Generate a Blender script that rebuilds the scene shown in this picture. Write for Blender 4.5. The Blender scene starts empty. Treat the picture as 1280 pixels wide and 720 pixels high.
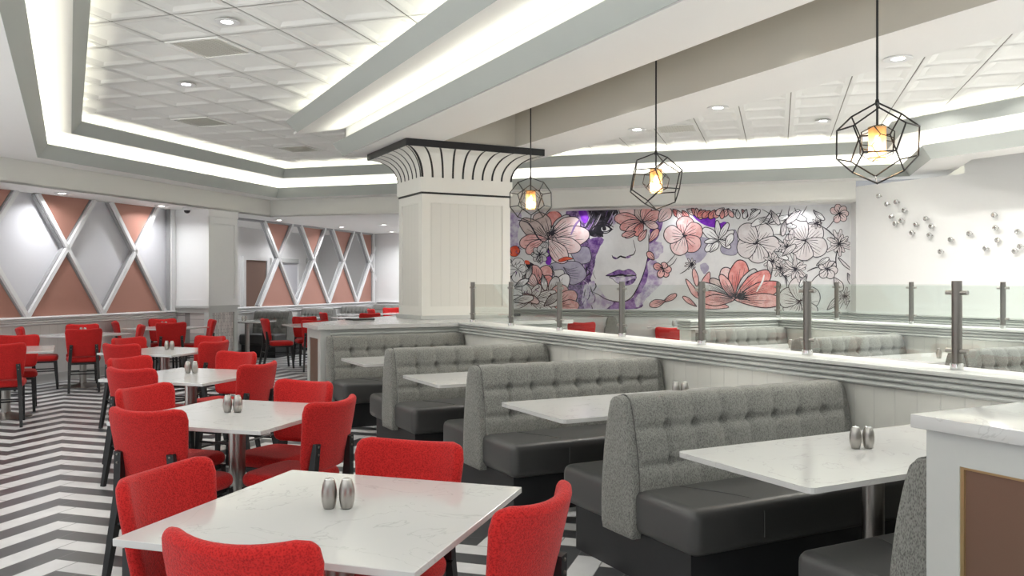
import bpy, bmesh, math, random
from mathutils import Vector, Matrix
random.seed(7)
SC = bpy.context.scene
COL = SC.collection
R2 = math.sqrt(2.0)
PI = math.pi

# ------------------------------------------------------------------ camera
cam = bpy.data.cameras.new('camera')
cam.sensor_width = 36.0
cam.lens = 29.82
cam.shift_y = -0.0049
cam.clip_start = 0.05
camo = bpy.data.objects.new('camera', cam)
COL.objects.link(camo)
camo.location = (0, 0, 1.5)
camo.rotation_euler = (math.radians(90), 0, math.radians(-27.55))
SC.camera = camo

# ------------------------------------------------------------------ view, world, lights
SC.view_settings.view_transform = 'Standard'
SC.view_settings.look = 'None'
SC.view_settings.exposure = 0.45
SC.view_settings.gamma = 1.0
SC.view_settings.use_curve_mapping = False
WORLD_UP = 0.30         # fill light standing in for the rest of the hall, from above eye level
WORLD_LOW = 2.5         # stronger fill from below, added to brighten ceilings and undersides
COVE_W = 5.5          # watts per metre of cove light
DOWN_W = 12.0         # watts of one downlight
SOFFIT_W = 10.5
CHAN_FILL_W = 11.0          # watts of each unseen fill lamp added inside the beam channel
w = bpy.data.worlds.new('world'); SC.world = w
w.use_nodes = True
bg = w.node_tree.nodes['Background']
_tc = w.node_tree.nodes.new('ShaderNodeTexCoord')
_sp = w.node_tree.nodes.new('ShaderNodeSeparateXYZ')
_mr = w.node_tree.nodes.new('ShaderNodeMapRange')
_mr.inputs['From Min'].default_value = -0.25; _mr.inputs['From Max'].default_value = 0.05
_mr.inputs['To Min'].default_value = WORLD_LOW; _mr.inputs['To Max'].default_value = WORLD_UP
w.node_tree.links.new(_tc.outputs['Generated'], _sp.inputs[0])
w.node_tree.links.new(_sp.outputs[2], _mr.inputs[0])
w.node_tree.links.new(_mr.outputs[0], bg.inputs[1])
bg.inputs[0].default_value = (0.95, 0.98, 1.0, 1)


def qr(q, r, z=0.0):
    """room axes turned 45 degrees: q towards the panelled wall, r along it"""
    return Vector(((r - q) / R2, (r + q) / R2, z))


TRAY = [(-0.377, -3.0), (-0.377, 12.88), (3.595, 16.86), (11.6, 8.85), (10.26, 7.5), (10.26, -3.0)]


def offset_path(path, d):
    """offset an open polyline to its right by d, with mitred corners"""
    out = []
    n = len(path)
    for i in range(n):
        p = Vector(path[i])
        ns = []
        if i > 0:
            t = (p - Vector(path[i - 1])).normalized(); ns.append(Vector((t.y, -t.x)))
        if i < n - 1:
            t = (Vector(path[i + 1]) - p).normalized(); ns.append(Vector((t.y, -t.x)))
        if len(ns) == 1:
            out.append(p + ns[0] * d)
        else:
            m = (ns[0] + ns[1]).normalized()
            out.append(p + m * (d / m.dot(ns[0])))
    return out


def strip_light(a, b, z, watts_per_m, aim, color=(1.0, 0.98, 0.85), width=0.05):
    """LED strip in a cove, or an added fill strip, from a to b, shining along aim"""
    a = Vector((a[0], a[1], z)); b = Vector((b[0], b[1], z))
    L = (b - a).length
    d = bpy.data.lights.new('cove_or_fill_strip', 'AREA')
    d.shape = 'RECTANGLE'; d.size = L; d.size_y = width
    d.energy = watts_per_m * L; d.color = color
    o = bpy.data.objects.new('cove_or_fill_strip', d); COL.objects.link(o)
    o.location = (a + b) / 2
    x = (b - a).normalized(); zax = -Vector(aim).normalized()
    zax = (zax - x * zax.dot(x)).normalized(); y = zax.cross(x)
    o.rotation_euler = Matrix((x, y, zax)).transposed().to_euler()
    return o


for wi, zz, k in ((-0.13, 3.24, 0.85), (0.26, 3.56, 0.40)):
    pth = offset_path(TRAY, wi)
    for i in range(len(pth) - 1):
        a, b = pth[i], pth[i + 1]
        t = (b - a).normalized(); inn = Vector((t.y, -t.x))
        strip_light(a + t * 0.05, b - t * 0.05, zz, COVE_W * k, (inn.x * 0.35, inn.y * 0.35, 1))
strip_light((3.31, -3), (3.31, 11.45), 3.43, COVE_W * 0.32, (-1.6, 0, 1), width=0.03)
strip_light((2.86, -3), (2.86, 11.1), 3.57, COVE_W * 0.42, (-0.6, 0, 1))
strip_light((12.5, 4.0), (12.5, 9.3), 3.2, 5.0, (0.3, 0, 1))  # added fill strip above the partition, brightens the gap; no cove there

# ------------------------------------------------------------------ materials
class NT:
    """tiny helper for maths on node sockets"""
    def __init__(s, nt): s.nt = nt

    def m(s, op, a, b=None, c=None):
        n = s.nt.nodes.new('ShaderNodeMath'); n.operation = op
        for i, v in enumerate((a, b, c)):
            if v is None: continue
            if isinstance(v, (int, float)): n.inputs[i].default_value = v
            else: s.nt.links.new(v, n.inputs[i])
        return n.outputs[0]


MATS = {}


def new_mat(name):
    m = bpy.data.materials.new(name); m.use_nodes = True
    nt = m.node_tree
    return m, nt, nt.nodes['Principled BSDF']


def plain(name, col, rough=0.5, metal=0.0, spec=0.5, noise=0.0, nscale=20, bump=0.0, bscale=60, coat=0.0):
    m, nt, b = new_mat(name)
    b.inputs['Roughness'].default_value = rough
    b.inputs['Metallic'].default_value = metal
    b.inputs['Specular IOR Level'].default_value = spec
    b.inputs['Coat Weight'].default_value = coat
    tc = nt.nodes.new('ShaderNodeTexCoord')
    n = nt.nodes.new('ShaderNodeTexNoise')
    n.inputs['Scale'].default_value = nscale; n.inputs['Detail'].default_value = 4
    nt.links.new(tc.outputs['Object'], n.inputs['Vector'])
    r = nt.nodes.new('ShaderNodeMapRange')
    r.inputs['To Min'].default_value = 1 - noise; r.inputs['To Max'].default_value = 1 + noise
    nt.links.new(n.outputs['Fac'], r.inputs['Value'])
    mx = nt.nodes.new('ShaderNodeVectorMath'); mx.operation = 'SCALE'
    mx.inputs[0].default_value = col
    nt.links.new(r.outputs[0], mx.inputs['Scale'])
    nt.links.new(mx.outputs[0], b.inputs['Base Color'])
    if bump:
        n2 = nt.nodes.new('ShaderNodeTexNoise'); n2.inputs['Scale'].default_value = bscale
        n2.inputs['Detail'].default_value = 3
        nt.links.new(tc.outputs['Object'], n2.inputs['Vector'])
        bp = nt.nodes.new('ShaderNodeBump'); bp.inputs['Strength'].default_value = bump
        bp.inputs['Distance'].default_value = 0.004
        nt.links.new(n2.outputs['Fac'], bp.inputs['Height'])
        nt.links.new(bp.outputs[0], b.inputs['Normal'])
    MATS[name] = m
    return m


def emit(name, col, strength):
    m, nt, b = new_mat(name)
    b.inputs['Base Color'].default_value = (*col, 1)
    b.inputs['Emission Color'].default_value = (*col, 1)
    b.inputs['Emission Strength'].default_value = strength
    MATS[name] = m
    return m


M_WHITE = plain('white_paint', (0.80, 0.80, 0.79), 0.55, noise=0.01)
M_CREAM = plain('cream_paint', (0.76, 0.75, 0.70), 0.55, noise=0.01)
M_CEIL = plain('ceiling_paint', (0.84, 0.83, 0.80), 0.6, noise=0.012, nscale=3)
M_FASCIA = plain('grey_fascia_paint', (0.44, 0.465, 0.44), 0.6, noise=0.02, nscale=4)
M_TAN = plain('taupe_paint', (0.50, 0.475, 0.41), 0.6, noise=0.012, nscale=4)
M_TRIM = plain('grey_trim_paint', (0.53, 0.54, 0.52), 0.45, noise=0.02)
M_TILE = plain('ceiling_tile', (0.87, 0.865, 0.83), 0.85, noise=0.015, nscale=40)
M_GRID = plain('ceiling_grid', (0.26, 0.25, 0.21), 0.6)
M_VENT = plain('vent_beige', (0.74, 0.73, 0.66), 0.6)
M_STEEL = plain('brushed_steel', (0.42, 0.40, 0.375), 0.30, metal=1.0, noise=0.06, nscale=30)
M_STEELD = plain('dark_steel', (0.22, 0.205, 0.185), 0.32, metal=1.0, noise=0.06, nscale=30)
M_CHROME = plain('polished_chrome', (0.70, 0.70, 0.70), 0.12, metal=1.0)
M_BLACKW = plain('black_wood', (0.014, 0.014, 0.015), 0.42, noise=0.15)
M_BLACKM = plain('black_metal', (0.02, 0.02, 0.021), 0.42, metal=0.4)
M_BASE = plain('black_plinth', (0.022, 0.023, 0.025), 0.5, noise=0.15, nscale=9)
M_VINYL = plain('dark_vinyl', (0.070, 0.070, 0.069), 0.38, noise=0.08, nscale=4, bump=0.08, bscale=180)
M_PIPE = plain('piping_cord', (0.05, 0.05, 0.05), 0.8)
M_COPPER = plain('copper_panel', (0.46, 0.235, 0.185), 0.36, metal=0.35, noise=0.05, nscale=2)
M_COPPER2 = plain('bronze_panel', (0.20, 0.120, 0.085), 0.38, metal=0.3, noise=0.08, nscale=2)
M_GOLD = plain('gold_bead', (0.55, 0.42, 0.22), 0.35, metal=0.8)
M_BAR = plain('lattice_white', (0.74, 0.74, 0.74), 0.35, noise=0.03)
M_BARG = plain('lattice_grey', (0.34, 0.34, 0.34), 0.4, noise=0.03)
M_BROWN = plain('brown_door', (0.24, 0.15, 0.115), 0.5, noise=0.05)
M_LAV = plain('pale_panel', (0.66, 0.66, 0.69), 0.5, noise=0.01)
M_MENU = plain('black_menu', (0.025, 0.025, 0.027), 0.4)
M_LAMP = emit('lamp_lens', (1.0, 0.98, 0.94), 14.0)
M_BULB = emit('bulb_glow', (1.0, 0.78, 0.45), 22.0)


def amber_mat():
    m, nt, b = new_mat('amber_mesh')
    nt.nodes.remove(b)
    out = nt.nodes['Material Output']
    tr = nt.nodes.new('ShaderNodeBsdfTransparent'); tr.inputs[0].default_value = (1.0, 0.74, 0.48, 1)
    df = nt.nodes.new('ShaderNodeBsdfTranslucent'); df.inputs[0].default_value = (0.88, 0.55, 0.30, 1)
    gl = nt.nodes.new('ShaderNodeBsdfDiffuse'); gl.inputs[0].default_value = (0.60, 0.34, 0.17, 1)
    a = nt.nodes.new('ShaderNodeAddShader')
    mx = nt.nodes.new('ShaderNodeMixShader'); mx.inputs[0].default_value = 0.55
    m2 = nt.nodes.new('ShaderNodeMixShader'); m2.inputs[0].default_value = 0.5
    nt.links.new(df.outputs[0], m2.inputs[1]); nt.links.new(gl.outputs[0], m2.inputs[2])
    nt.links.new(tr.outputs[0], mx.inputs[1]); nt.links.new(m2.outputs[0], mx.inputs[2])
    nt.links.new(mx.outputs[0], out.inputs[0])
    return m


M_AMBER = amber_mat()


def glass_mat():
    m, nt, b = new_mat('clear_glass')
    nt.nodes.remove(b)
    out = nt.nodes['Material Output']
    tr = nt.nodes.new('ShaderNodeBsdfTransparent'); tr.inputs[0].default_value = (0.93, 0.955, 0.94, 1)
    gl = nt.nodes.new('ShaderNodeBsdfGlossy'); gl.inputs['Roughness'].default_value = 0.02
    lw = nt.nodes.new('ShaderNodeLayerWeight'); lw.inputs[0].default_value = 0.5
    T = NT(nt)
    fr = T.m('ADD', T.m('MULTIPLY', T.m('POWER', lw.outputs['Facing'], 4.0), 0.8), 0.035)
    mx = nt.nodes.new('ShaderNodeMixShader')
    nt.links.new(fr, mx.inputs[0])
    nt.links.new(tr.outputs[0], mx.inputs[1]); nt.links.new(gl.outputs[0], mx.inputs[2])
    nt.links.new(mx.outputs[0], out.inputs[0])
    return m


M_GLASS = glass_mat()


def fabric(name, c0, c1, scale, bump, stretch=(1, 1, 1), mid=0.5):
    m, nt, b = new_mat(name)
    b.inputs['Roughness'].default_value = 0.95
    b.inputs['Specular IOR Level'].default_value = 0.15
    b.inputs['Sheen Weight'].default_value = 0.12
    tc = nt.nodes.new('ShaderNodeTexCoord')
    mp = nt.nodes.new('ShaderNodeMapping'); mp.inputs['Scale'].default_value = stretch
    nt.links.new(tc.outputs['Object'], mp.inputs['Vector'])
    v = nt.nodes.new('ShaderNodeTexVoronoi'); v.inputs['Scale'].default_value = scale
    n = nt.nodes.new('ShaderNodeTexNoise'); n.inputs['Scale'].default_value = scale * 0.6; n.inputs['Detail'].default_value = 3
    nt.links.new(mp.outputs[0], v.inputs['Vector']); nt.links.new(mp.outputs[0], n.inputs['Vector'])
    ad = nt.nodes.new('ShaderNodeMath'); ad.operation = 'ADD'
    nt.links.new(v.outputs['Distance'], ad.inputs[0]); nt.links.new(n.outputs['Fac'], ad.inputs[1])
    rp = nt.nodes.new('ShaderNodeValToRGB')
    rp.color_ramp.elements[0].position = mid - 0.2; rp.color_ramp.elements[0].color = (*c0, 1)
    rp.color_ramp.elements[1].position = mid + 0.75; rp.color_ramp.elements[1].color = (*c1, 1)
    sc = nt.nodes.new('ShaderNodeMath'); sc.operation = 'MULTIPLY'; sc.inputs[1].default_value = 0.85
    nt.links.new(ad.outputs[0], sc.inputs[0]); nt.links.new(sc.outputs[0], rp.inputs[0])
    nt.links.new(rp.outputs[0], b.inputs['Base Color'])
    bp = nt.nodes.new('ShaderNodeBump'); bp.inputs['Strength'].default_value = bump; bp.inputs['Distance'].default_value = 0.002
    nt.links.new(ad.outputs[0], bp.inputs['Height']); nt.links.new(bp.outputs[0], b.inputs['Normal'])
    return m


M_RED = fabric('red_fabric', (0.22, 0.006, 0.007), (0.56, 0.024, 0.022), 190, 0.6)
M_TWEED = fabric('grey_tweed', (0.050, 0.050, 0.047), (0.27, 0.27, 0.25), 230, 0.35, (1.0, 1.0, 0.45))


def quartz_mat():
    m, nt, b = new_mat('white_quartz')
    b.inputs['Roughness'].default_value = 0.13
    tc = nt.nodes.new('ShaderNodeTexCoord')
    n = nt.nodes.new('ShaderNodeTexNoise'); n.inputs['Scale'].default_value = 3.2; n.inputs['Detail'].default_value = 7
    n.inputs['Distortion'].default_value = 1.4
    nt.links.new(tc.outputs['Object'], n.inputs['Vector'])
    rp = nt.nodes.new('ShaderNodeValToRGB')
    e = rp.color_ramp.elements
    e[0].position = 0.492; e[0].color = (0.60, 0.60, 0.59, 1)
    e[1].position = 0.508; e[1].color = (0.60, 0.60, 0.59, 1)
    k = e.new(0.50); k.color = (0.49, 0.49, 0.48, 1)
    nt.links.new(n.outputs['Fac'], rp.inputs[0])
    nt.links.new(rp.outputs[0], b.inputs['Base Color'])
    return m


M_QUARTZ = quartz_mat()


def floor_mat():
    m, nt, b = new_mat('chevron_floor')
    T = NT(nt)
    tc = nt.nodes.new('ShaderNodeTexCoord')
    sp = nt.nodes.new('ShaderNodeSeparateXYZ'); nt.links.new(tc.outputs['Object'], sp.inputs[0])
    X, Y = sp.outputs[0], sp.outputs[1]
    A = 0.425
    # e in -A..A measured from the nearest peak line
    u = T.m('ADD', X, 0.065 + 20 * 2 * A + A)
    e = T.m('SUBTRACT', T.m('MODULO', u, 2 * A), A)
    d = T.m('ABSOLUTE', e)
    P = 0.209
    t = T.m('ADD', T.m('ADD', Y, d), 20 * 2 * P - 5.648 + 0.0)
    k = T.m('DIVIDE', t, P)
    fr = T.m('FRACT', k)
    par = T.m('MODULO', T.m('FLOOR', k), 2.0)          # 1 = white stripe
    # joints
    edge = T.m('MINIMUM', fr, T.m('SUBTRACT', 1.0, fr))
    j1 = T.m('LESS_THAN', edge, 0.018)
    s1 = T.m('ABSOLUTE', T.m('SUBTRACT', fr, T.m('DIVIDE', T.m('MULTIPLY', e, 2.0), P)))
    j2 = T.m('MULTIPLY', T.m('LESS_THAN', s1, 0.026), T.m('GREATER_THAN', e, 0.0))
    ev = T.m('ADD', e, A)                               # distance right of the valley line
    s2 = T.m('ABSOLUTE', T.m('SUBTRACT', fr, T.m('SUBTRACT', 1.0, T.m('DIVIDE', T.m('MULTIPLY', ev, 2.0), P))))
    j3 = T.m('MULTIPLY', T.m('LESS_THAN', s2, 0.026), T.m('LESS_THAN', ev, A))
    joint = T.m('MAXIMUM', T.m('MULTIPLY', j1, 0.6), T.m('MULTIPLY', T.m('MAXIMUM', j2, j3), 0.8))
    n = nt.nodes.new('ShaderNodeTexNoise'); n.inputs['Scale'].default_value = 9; n.inputs['Detail'].default_value = 6
    nt.links.new(tc.outputs['Object'], n.inputs['Vector'])
    rw = nt.nodes.new('ShaderNodeMapRange'); nt.links.new(n.outputs['Fac'], rw.inputs[0])
    rw.inputs['To Min'].default_value = 0.86; rw.inputs['To Max'].default_value = 1.14

    def mix(fac, a, bb):
        x = nt.nodes.new('ShaderNodeMix'); x.data_type = 'RGBA'
        nt.links.new(fac, x.inputs[0])
        for i, v in ((6, a), (7, bb)):
            if isinstance(v, tuple): x.inputs[i].default_value = v
            else: nt.links.new(v, x.inputs[i])
        return x.outputs[2]
    c = mix(par, (0.062, 0.064, 0.069, 1), (0.70, 0.70, 0.70, 1))
    mx = nt.nodes.new('ShaderNodeVectorMath'); mx.operation = 'SCALE'
    nt.links.new(c, mx.inputs[0]); nt.links.new(rw.outputs[0], mx.inputs['Scale'])
    c2 = mix(joint, mx.outputs[0], (0.16, 0.16, 0.16, 1))
    nt.links.new(c2, b.inputs['Base Color'])
    b.inputs['Roughness'].default_value = 0.30
    b.inputs['IOR'].default_value = 1.6
    return m


def grooves_mat(name, col, ax, pitch, rough=0.5, depth=0.90, wid=0.05, axis2=None):
    """painted boards: a thin groove every pitch metres along the given axis (object space)"""
    m, nt, b = new_mat(name)
    T = NT(nt)
    tc = nt.nodes.new('ShaderNodeTexCoord')
    dt = nt.nodes.new('ShaderNodeVectorMath'); dt.operation = 'DOT_PRODUCT'
    nt.links.new(tc.outputs['Object'], dt.inputs[0]); dt.inputs[1].default_value = ax
    fr = T.m('FRACT', T.m('ADD', T.m('DIVIDE', dt.outputs['Value'], pitch), 100.0))
    edge = T.m('MINIMUM', fr, T.m('SUBTRACT', 1.0, fr))
    g = T.m('MINIMUM', T.m('DIVIDE', edge, wid), 1.0)
    bp = nt.nodes.new('ShaderNodeBump'); bp.inputs['Strength'].default_value = 0.35
    bp.inputs['Distance'].default_value = 0.004
    nt.links.new(g, bp.inputs['Height']); nt.links.new(bp.outputs[0], b.inputs['Normal'])
    mr = nt.nodes.new('ShaderNodeMapRange'); nt.links.new(g, mr.inputs[0])
    mr.inputs['To Min'].default_value = depth; mr.inputs['To Max'].default_value = 1.0
    sc = nt.nodes.new('ShaderNodeVectorMath'); sc.operation = 'SCALE'; sc.inputs[0].default_value = col
    nt.links.new(mr.outputs[0], sc.inputs['Scale'])
    nt.links.new(sc.outputs[0], b.inputs['Base Color'])
    b.inputs['Roughness'].default_value = rough
    return m


M_BEAD_Y = grooves_mat('beadboard_half_wall', (0.74, 0.73, 0.68), (0, 1, 0), 0.14)
M_BEAD_X = grooves_mat('beadboard_cross_wall', (0.74, 0.73, 0.68), (1, 0, 0), 0.14)
M_BEAD_COL = grooves_mat('beadboard_column', (0.70, 0.69, 0.64), (1, 0.001, 0), 0.125)
M_BEAD_COLY = grooves_mat('beadboard_column_side', (0.70, 0.69, 0.64), (0, 1, 0), 0.125)
M_BEAD_R = grooves_mat('beadboard_left_wall', (0.72, 0.72, 0.70), (0.7071, 0.7071, 0), 0.16)
M_BEAD_Q = grooves_mat('beadboard_far_wall', (0.76, 0.76, 0.75), (-0.7071, 0.7071, 0), 0.16)


def mosaic_mat():
    m, nt, b = new_mat('mosaic_tile')
    T = NT(nt)
    tc = nt.nodes.new('ShaderNodeTexCoord')
    sp = nt.nodes.new('ShaderNodeSeparateXYZ'); nt.links.new(tc.outputs['Object'], sp.inputs[0])
    dt = nt.nodes.new('ShaderNodeVectorMath'); dt.operation = 'DOT_PRODUCT'
    nt.links.new(tc.outputs['Object'], dt.inputs[0]); dt.inputs[1].default_value = (1.0, 0.9, 0)
    cb = nt.nodes.new('ShaderNodeCombineXYZ')
    nt.links.new(sp.outputs[2], cb.inputs[0]); nt.links.new(dt.outputs['Value'], cb.inputs[1])
    br = nt.nodes.new('ShaderNodeTexBrick')
    nt.links.new(cb.outputs[0], br.inputs['Vector'])
    br.inputs['Scale'].default_value = 1.0
    br.inputs['Brick Width'].default_value = 0.13; br.inputs['Row Height'].default_value = 0.055
    br.inputs['Mortar Size'].default_value = 0.004
    br.inputs['Color1'].default_value = (0.68, 0.63, 0.60, 1); br.inputs['Color2'].default_value = (0.44, 0.41, 0.40, 1)
    br.inputs['Mortar'].default_value = (0.24, 0.22, 0.21, 1)
    nt.links.new(br.outputs['Color'], b.inputs['Base Color'])
    b.inputs['Roughness'].default_value = 0.35
    return m


M_MOSAIC = mosaic_mat()
M_FLOOR = floor_mat()

# ------------------------------------------------------------------ mesh builder


class MB:
    def __init__(s):
        s.v = []; s.f = []; s.mi = []; s.mats = []; s.sm = []

    def mat(s, m):
        if m not in s.mats: s.mats.append(m)
        return s.mats.index(m)

    def add(s, verts, faces, m, smooth=False):
        o = len(s.v); k = s.mat(m)
        s.v += [tuple(p) for p in verts]
        for f in faces:
            s.f.append([o + i for i in f]); s.mi.append(k); s.sm.append(smooth)
        return s

    def box(s, x0, x1, y0, y1, z0, z1, m, T=None):
        vs = [Vector((x, y, z)) for z in (z0, z1) for y in (y0, y1) for x in (x0, x1)]
        if T: vs = [T(p) for p in vs]
        return s.add(vs, [(0, 2, 3, 1), (4, 5, 7, 6), (0, 1, 5, 4), (2, 6, 7, 3), (0, 4, 6, 2), (1, 3, 7, 5)], m)

    def bbox(s, x0, x1, y0, y1, z0, z1, m, bev=0.01, seg=3, T=None, smooth=True):
        """box with rounded edges"""
        bm = bmesh.new()
        bmesh.ops.create_cube(bm, size=1.0)
        for v in bm.verts:
            v.co = Vector(((x0 + x1) / 2 + v.co.x * (x1 - x0), (y0 + y1) / 2 + v.co.y * (y1 - y0), (z0 + z1) / 2 + v.co.z * (z1 - z0)))
        bmesh.ops.bevel(bm, geom=list(bm.edges), offset=bev, segments=seg, profile=0.5, affect='EDGES')
        s.from_bm(bm, m, T, smooth)
        return s

    def from_bm(s, bm, m, T=None, smooth=False):
        bm.verts.index_update()
        vs = [v.co.copy() for v in bm.verts]
        if T: vs = [T(p) for p in vs]
        s.add(vs, [[v.index for v in f.verts] for f in bm.faces], m, smooth)
        bm.free()

    def prism(s, poly, z0, z1, m, T=None):
        """vertical prism over a plan polygon (any order; fixed by recalc)"""
        n = len(poly)
        vs = [Vector((p[0], p[1], z0)) for p in poly] + [Vector((p[0], p[1], z1)) for p in poly]
        if T: vs = [T(p) for p in vs]
        fs = [list(range(n))[::-1], list(range(n, 2 * n))] + [(i, (i + 1) % n, n + (i + 1) % n, n + i) for i in range(n)]
        return s.add(vs, fs, m)

    def poly(s, pts, m):
        return s.add(pts, [list(range(len(pts)))], m)

    def sweep(s, path, prof, m, closed_prof=True, smooth=False, caps=True):
        """path: plan polyline; prof: list of (offset to the right, z)"""
        offs = [offset_path(path, o) for o, z in prof]
        n = len(path); k = len(prof)
        vs = []
        for i in range(n):
            for j in range(k):
                p = offs[j][i]; vs.append((p[0], p[1], prof[j][1]))
        fs = []
        kk = k if closed_prof else k - 1
        for i in range(n - 1):
            for j in range(kk):
                a = i * k + j; b = i * k + (j + 1) % k
                fs.append((a, b, b + k, a + k))
        if closed_prof and caps:
            fs.append(list(range(k))[::-1]); fs.append([(n - 1) * k + j for j in range(k)])
        return s.add(vs, fs, m, smooth)

    def tube(s, pts, r, m, seg=8, smooth=True, caps=True):
        pts = [Vector(p) for p in pts]
        rs = r if isinstance(r, (list, tuple)) else [r] * len(pts)
        vs = []; up = None
        for i, p in enumerate(pts):
            a = pts[max(i - 1, 0)]; b = pts[min(i + 1, len(pts) - 1)]
            t = (b - a).normalized()
            ref = Vector((0, 0, 1)) if abs(t.z) < 0.9 else Vector((1, 0, 0))
            if up is not None:
                ref = up
            x = (ref - t * ref.dot(t)).normalized(); up = x
            y = t.cross(x)
            for j in range(seg):
                th = 2 * PI * (j + 0.5) / seg
                vs.append(p + (x * math.cos(th) + y * math.sin(th)) * rs[i])
        fs = []
        for i in range(len(pts) - 1):
            for j in range(seg):
                a = i * seg + j; b = i * seg + (j + 1) % seg
                fs.append((a, b, b + seg, a + seg))
        if caps:
            fs.append(list(range(seg))[::-1]); fs.append([(len(pts) - 1) * seg + j for j in range(seg)])
        return s.add(vs, fs, m, smooth)

    def lathe(s, prof, m, seg=24, c=(0, 0, 0), smooth=True, rfun=None, T=None):
        vs = []; k = len(prof)
        for j in range(seg):
            th = 2 * PI * j / seg
            for (r, z) in prof:
                rr = r * (rfun(th, z) if rfun else 1)
                vs.append(Vector((c[0] + rr * math.cos(th), c[1] + rr * math.sin(th), c[2] + z)))
        fs = []
        for j in range(seg):
            for i in range(k - 1):
                a = j * k + i; b = ((j + 1) % seg) * k + i
                fs.append((a, b, b + 1, a + 1))
        fs.append([j * k for j in range(seg)][::-1]); fs.append([j * k + k - 1 for j in range(seg)])
        if T: vs = [T(p) for p in vs]
        return s.add(vs, fs, m, smooth)

    def beam(s, a, b, wx, wy, m, wx2=None, wy2=None, side=None):
        """rectangular bar from a to b; wx across 'side', wy the other way"""
        a = Vector(a); b = Vector(b); t = (b - a).normalized()
        ref = Vector(side) if side else (Vector((1, 0, 0)) if abs(t.x) < 0.9 else Vector((0, 1, 0)))
        x = (ref - t * ref.dot(t)).normalized(); y = t.cross(x)
        wx2 = wx if wx2 is None else wx2; wy2 = wy if wy2 is None else wy2
        vs = []
        for p, p1, p2 in ((a, wx, wy), (b, wx2, wy2)):
            for sx, sy in ((-1, -1), (1, -1), (1, 1), (-1, 1)):
                vs.append(p + x * sx * p1 / 2 + y * sy * p2 / 2)
        return s.add(vs, [(3, 2, 1, 0), (4, 5, 6, 7), (0, 1, 5, 4), (1, 2, 6, 5), (2, 3, 7, 6), (3, 0, 4, 7)], m)

    def build(s, name, parent=None, recalc=True, sharp=35):
        me = bpy.data.meshes.new(name)
        me.from_pydata(s.v, [], s.f)
        for m in s.mats: me.materials.append(m)
        for p, k, sm in zip(me.polygons, s.mi, s.sm):
            p.material_index = k; p.use_smooth = sm
        if recalc:
            bm = bmesh.new(); bm.from_mesh(me)
            bmesh.ops.recalc_face_normals(bm, faces=bm.faces)
            bm.to_mesh(me); bm.free()
        if any(s.sm):
            me.set_sharp_from_angle(angle=math.radians(sharp))
        me.update()
        o = bpy.data.objects.new(name, me); COL.objects.link(o)
        if parent: o.parent = parent
        return o


def thing(name, label, cat, loc=(0, 0, 0), rz=0.0, group=None):
    o = bpy.data.objects.new(name, None); COL.objects.link(o)
    o.empty_display_size = 0.1
    o.location = loc; o.rotation_euler = (0, 0, rz)
    o['label'] = label; o['category'] = cat
    if group: o['group'] = group
    return o


def tag(o, label, cat, group=None):
    o['label'] = label; o['category'] = cat
    if group: o['group'] = group
    return o


def struct(o):
    o['kind'] = 'structure'
    return o


def dup(root, loc, rz=0.0, label=None, group=None):
    r = root.copy(); COL.objects.link(r)
    r.location = loc; r.rotation_euler = (0, 0, rz)
    if label: r['label'] = label
    if group: r['group'] = group
    for ch in root.children:
        c = ch.copy(); COL.objects.link(c); c.parent = r
        for g in ch.children:
            d = g.copy(); COL.objects.link(d); d.parent = c
    return r


ORD = ['first', 'second', 'third', 'fourth', 'fifth', 'sixth', 'seventh', 'eighth', 'ninth', 'tenth', 'eleventh', 'twelfth',
       'thirteenth', 'fourteenth', 'fifteenth', 'sixteenth', 'seventeenth', 'eighteenth', 'nineteenth', 'twentieth',
       'twenty-first', 'twenty-second', 'twenty-third', 'twenty-fourth']

# ------------------------------------------------------------------ floor
mb = MB(); mb.box(-3.5, 15, -1.2, 26, -0.05, 0.0, M_FLOOR)
struct(mb.build('floor'))

# ------------------------------------------------------------------ ceilings
Z0, Z1, Z2 = 3.165, 3.49, 3.75
ZS = 2.83            # soffit
QF, RF = 9.776, 14.86


def P2(q, r):
    p = qr(q, r); return (p.x, p.y)


cor = P2(QF, RF)
mb = MB()
mb.prism([(-3.6, -3), (-0.377, -3), (-0.377, 12.88), (3.595, 16.86), cor, (-3.6, -3.6 + QF * R2)], Z0, Z0 + 0.03, M_CEIL)
mb.prism([(3.595, 16.86), (11.6, 8.85), (10.26, 7.5), (10.26, -3), (10.8, -3), (10.8, 7.28), (12.27, 8.75), cor], Z0, Z0 + 0.03, M_CEIL)
# soffit underside, left strip and far strip
mb.prism([P2(QF, 4), P2(QF, RF), P2(QF, 22), P2(13.2, 22), P2(13.2, 4)], ZS, ZS + 0.03, M_CEIL)
mb.prism([P2(-1.22, RF), P2(-1.22, 15.6), P2(6, 15.6), P2(6, 22), P2(QF, 22), P2(QF, RF)], ZS, ZS + 0.03, M_CEIL)
struct(mb.build('ceiling'))
# soffit face
mb = MB()
mb.sweep([P2(QF, 4), P2(QF, RF), P2(-1.2, RF)], [(0.0, ZS - 0.002), (0.0, Z0), (-0.03, Z0), (-0.03, ZS - 0.002)], M_CREAM)
struct(mb.build('wall_soffit'))
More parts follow.
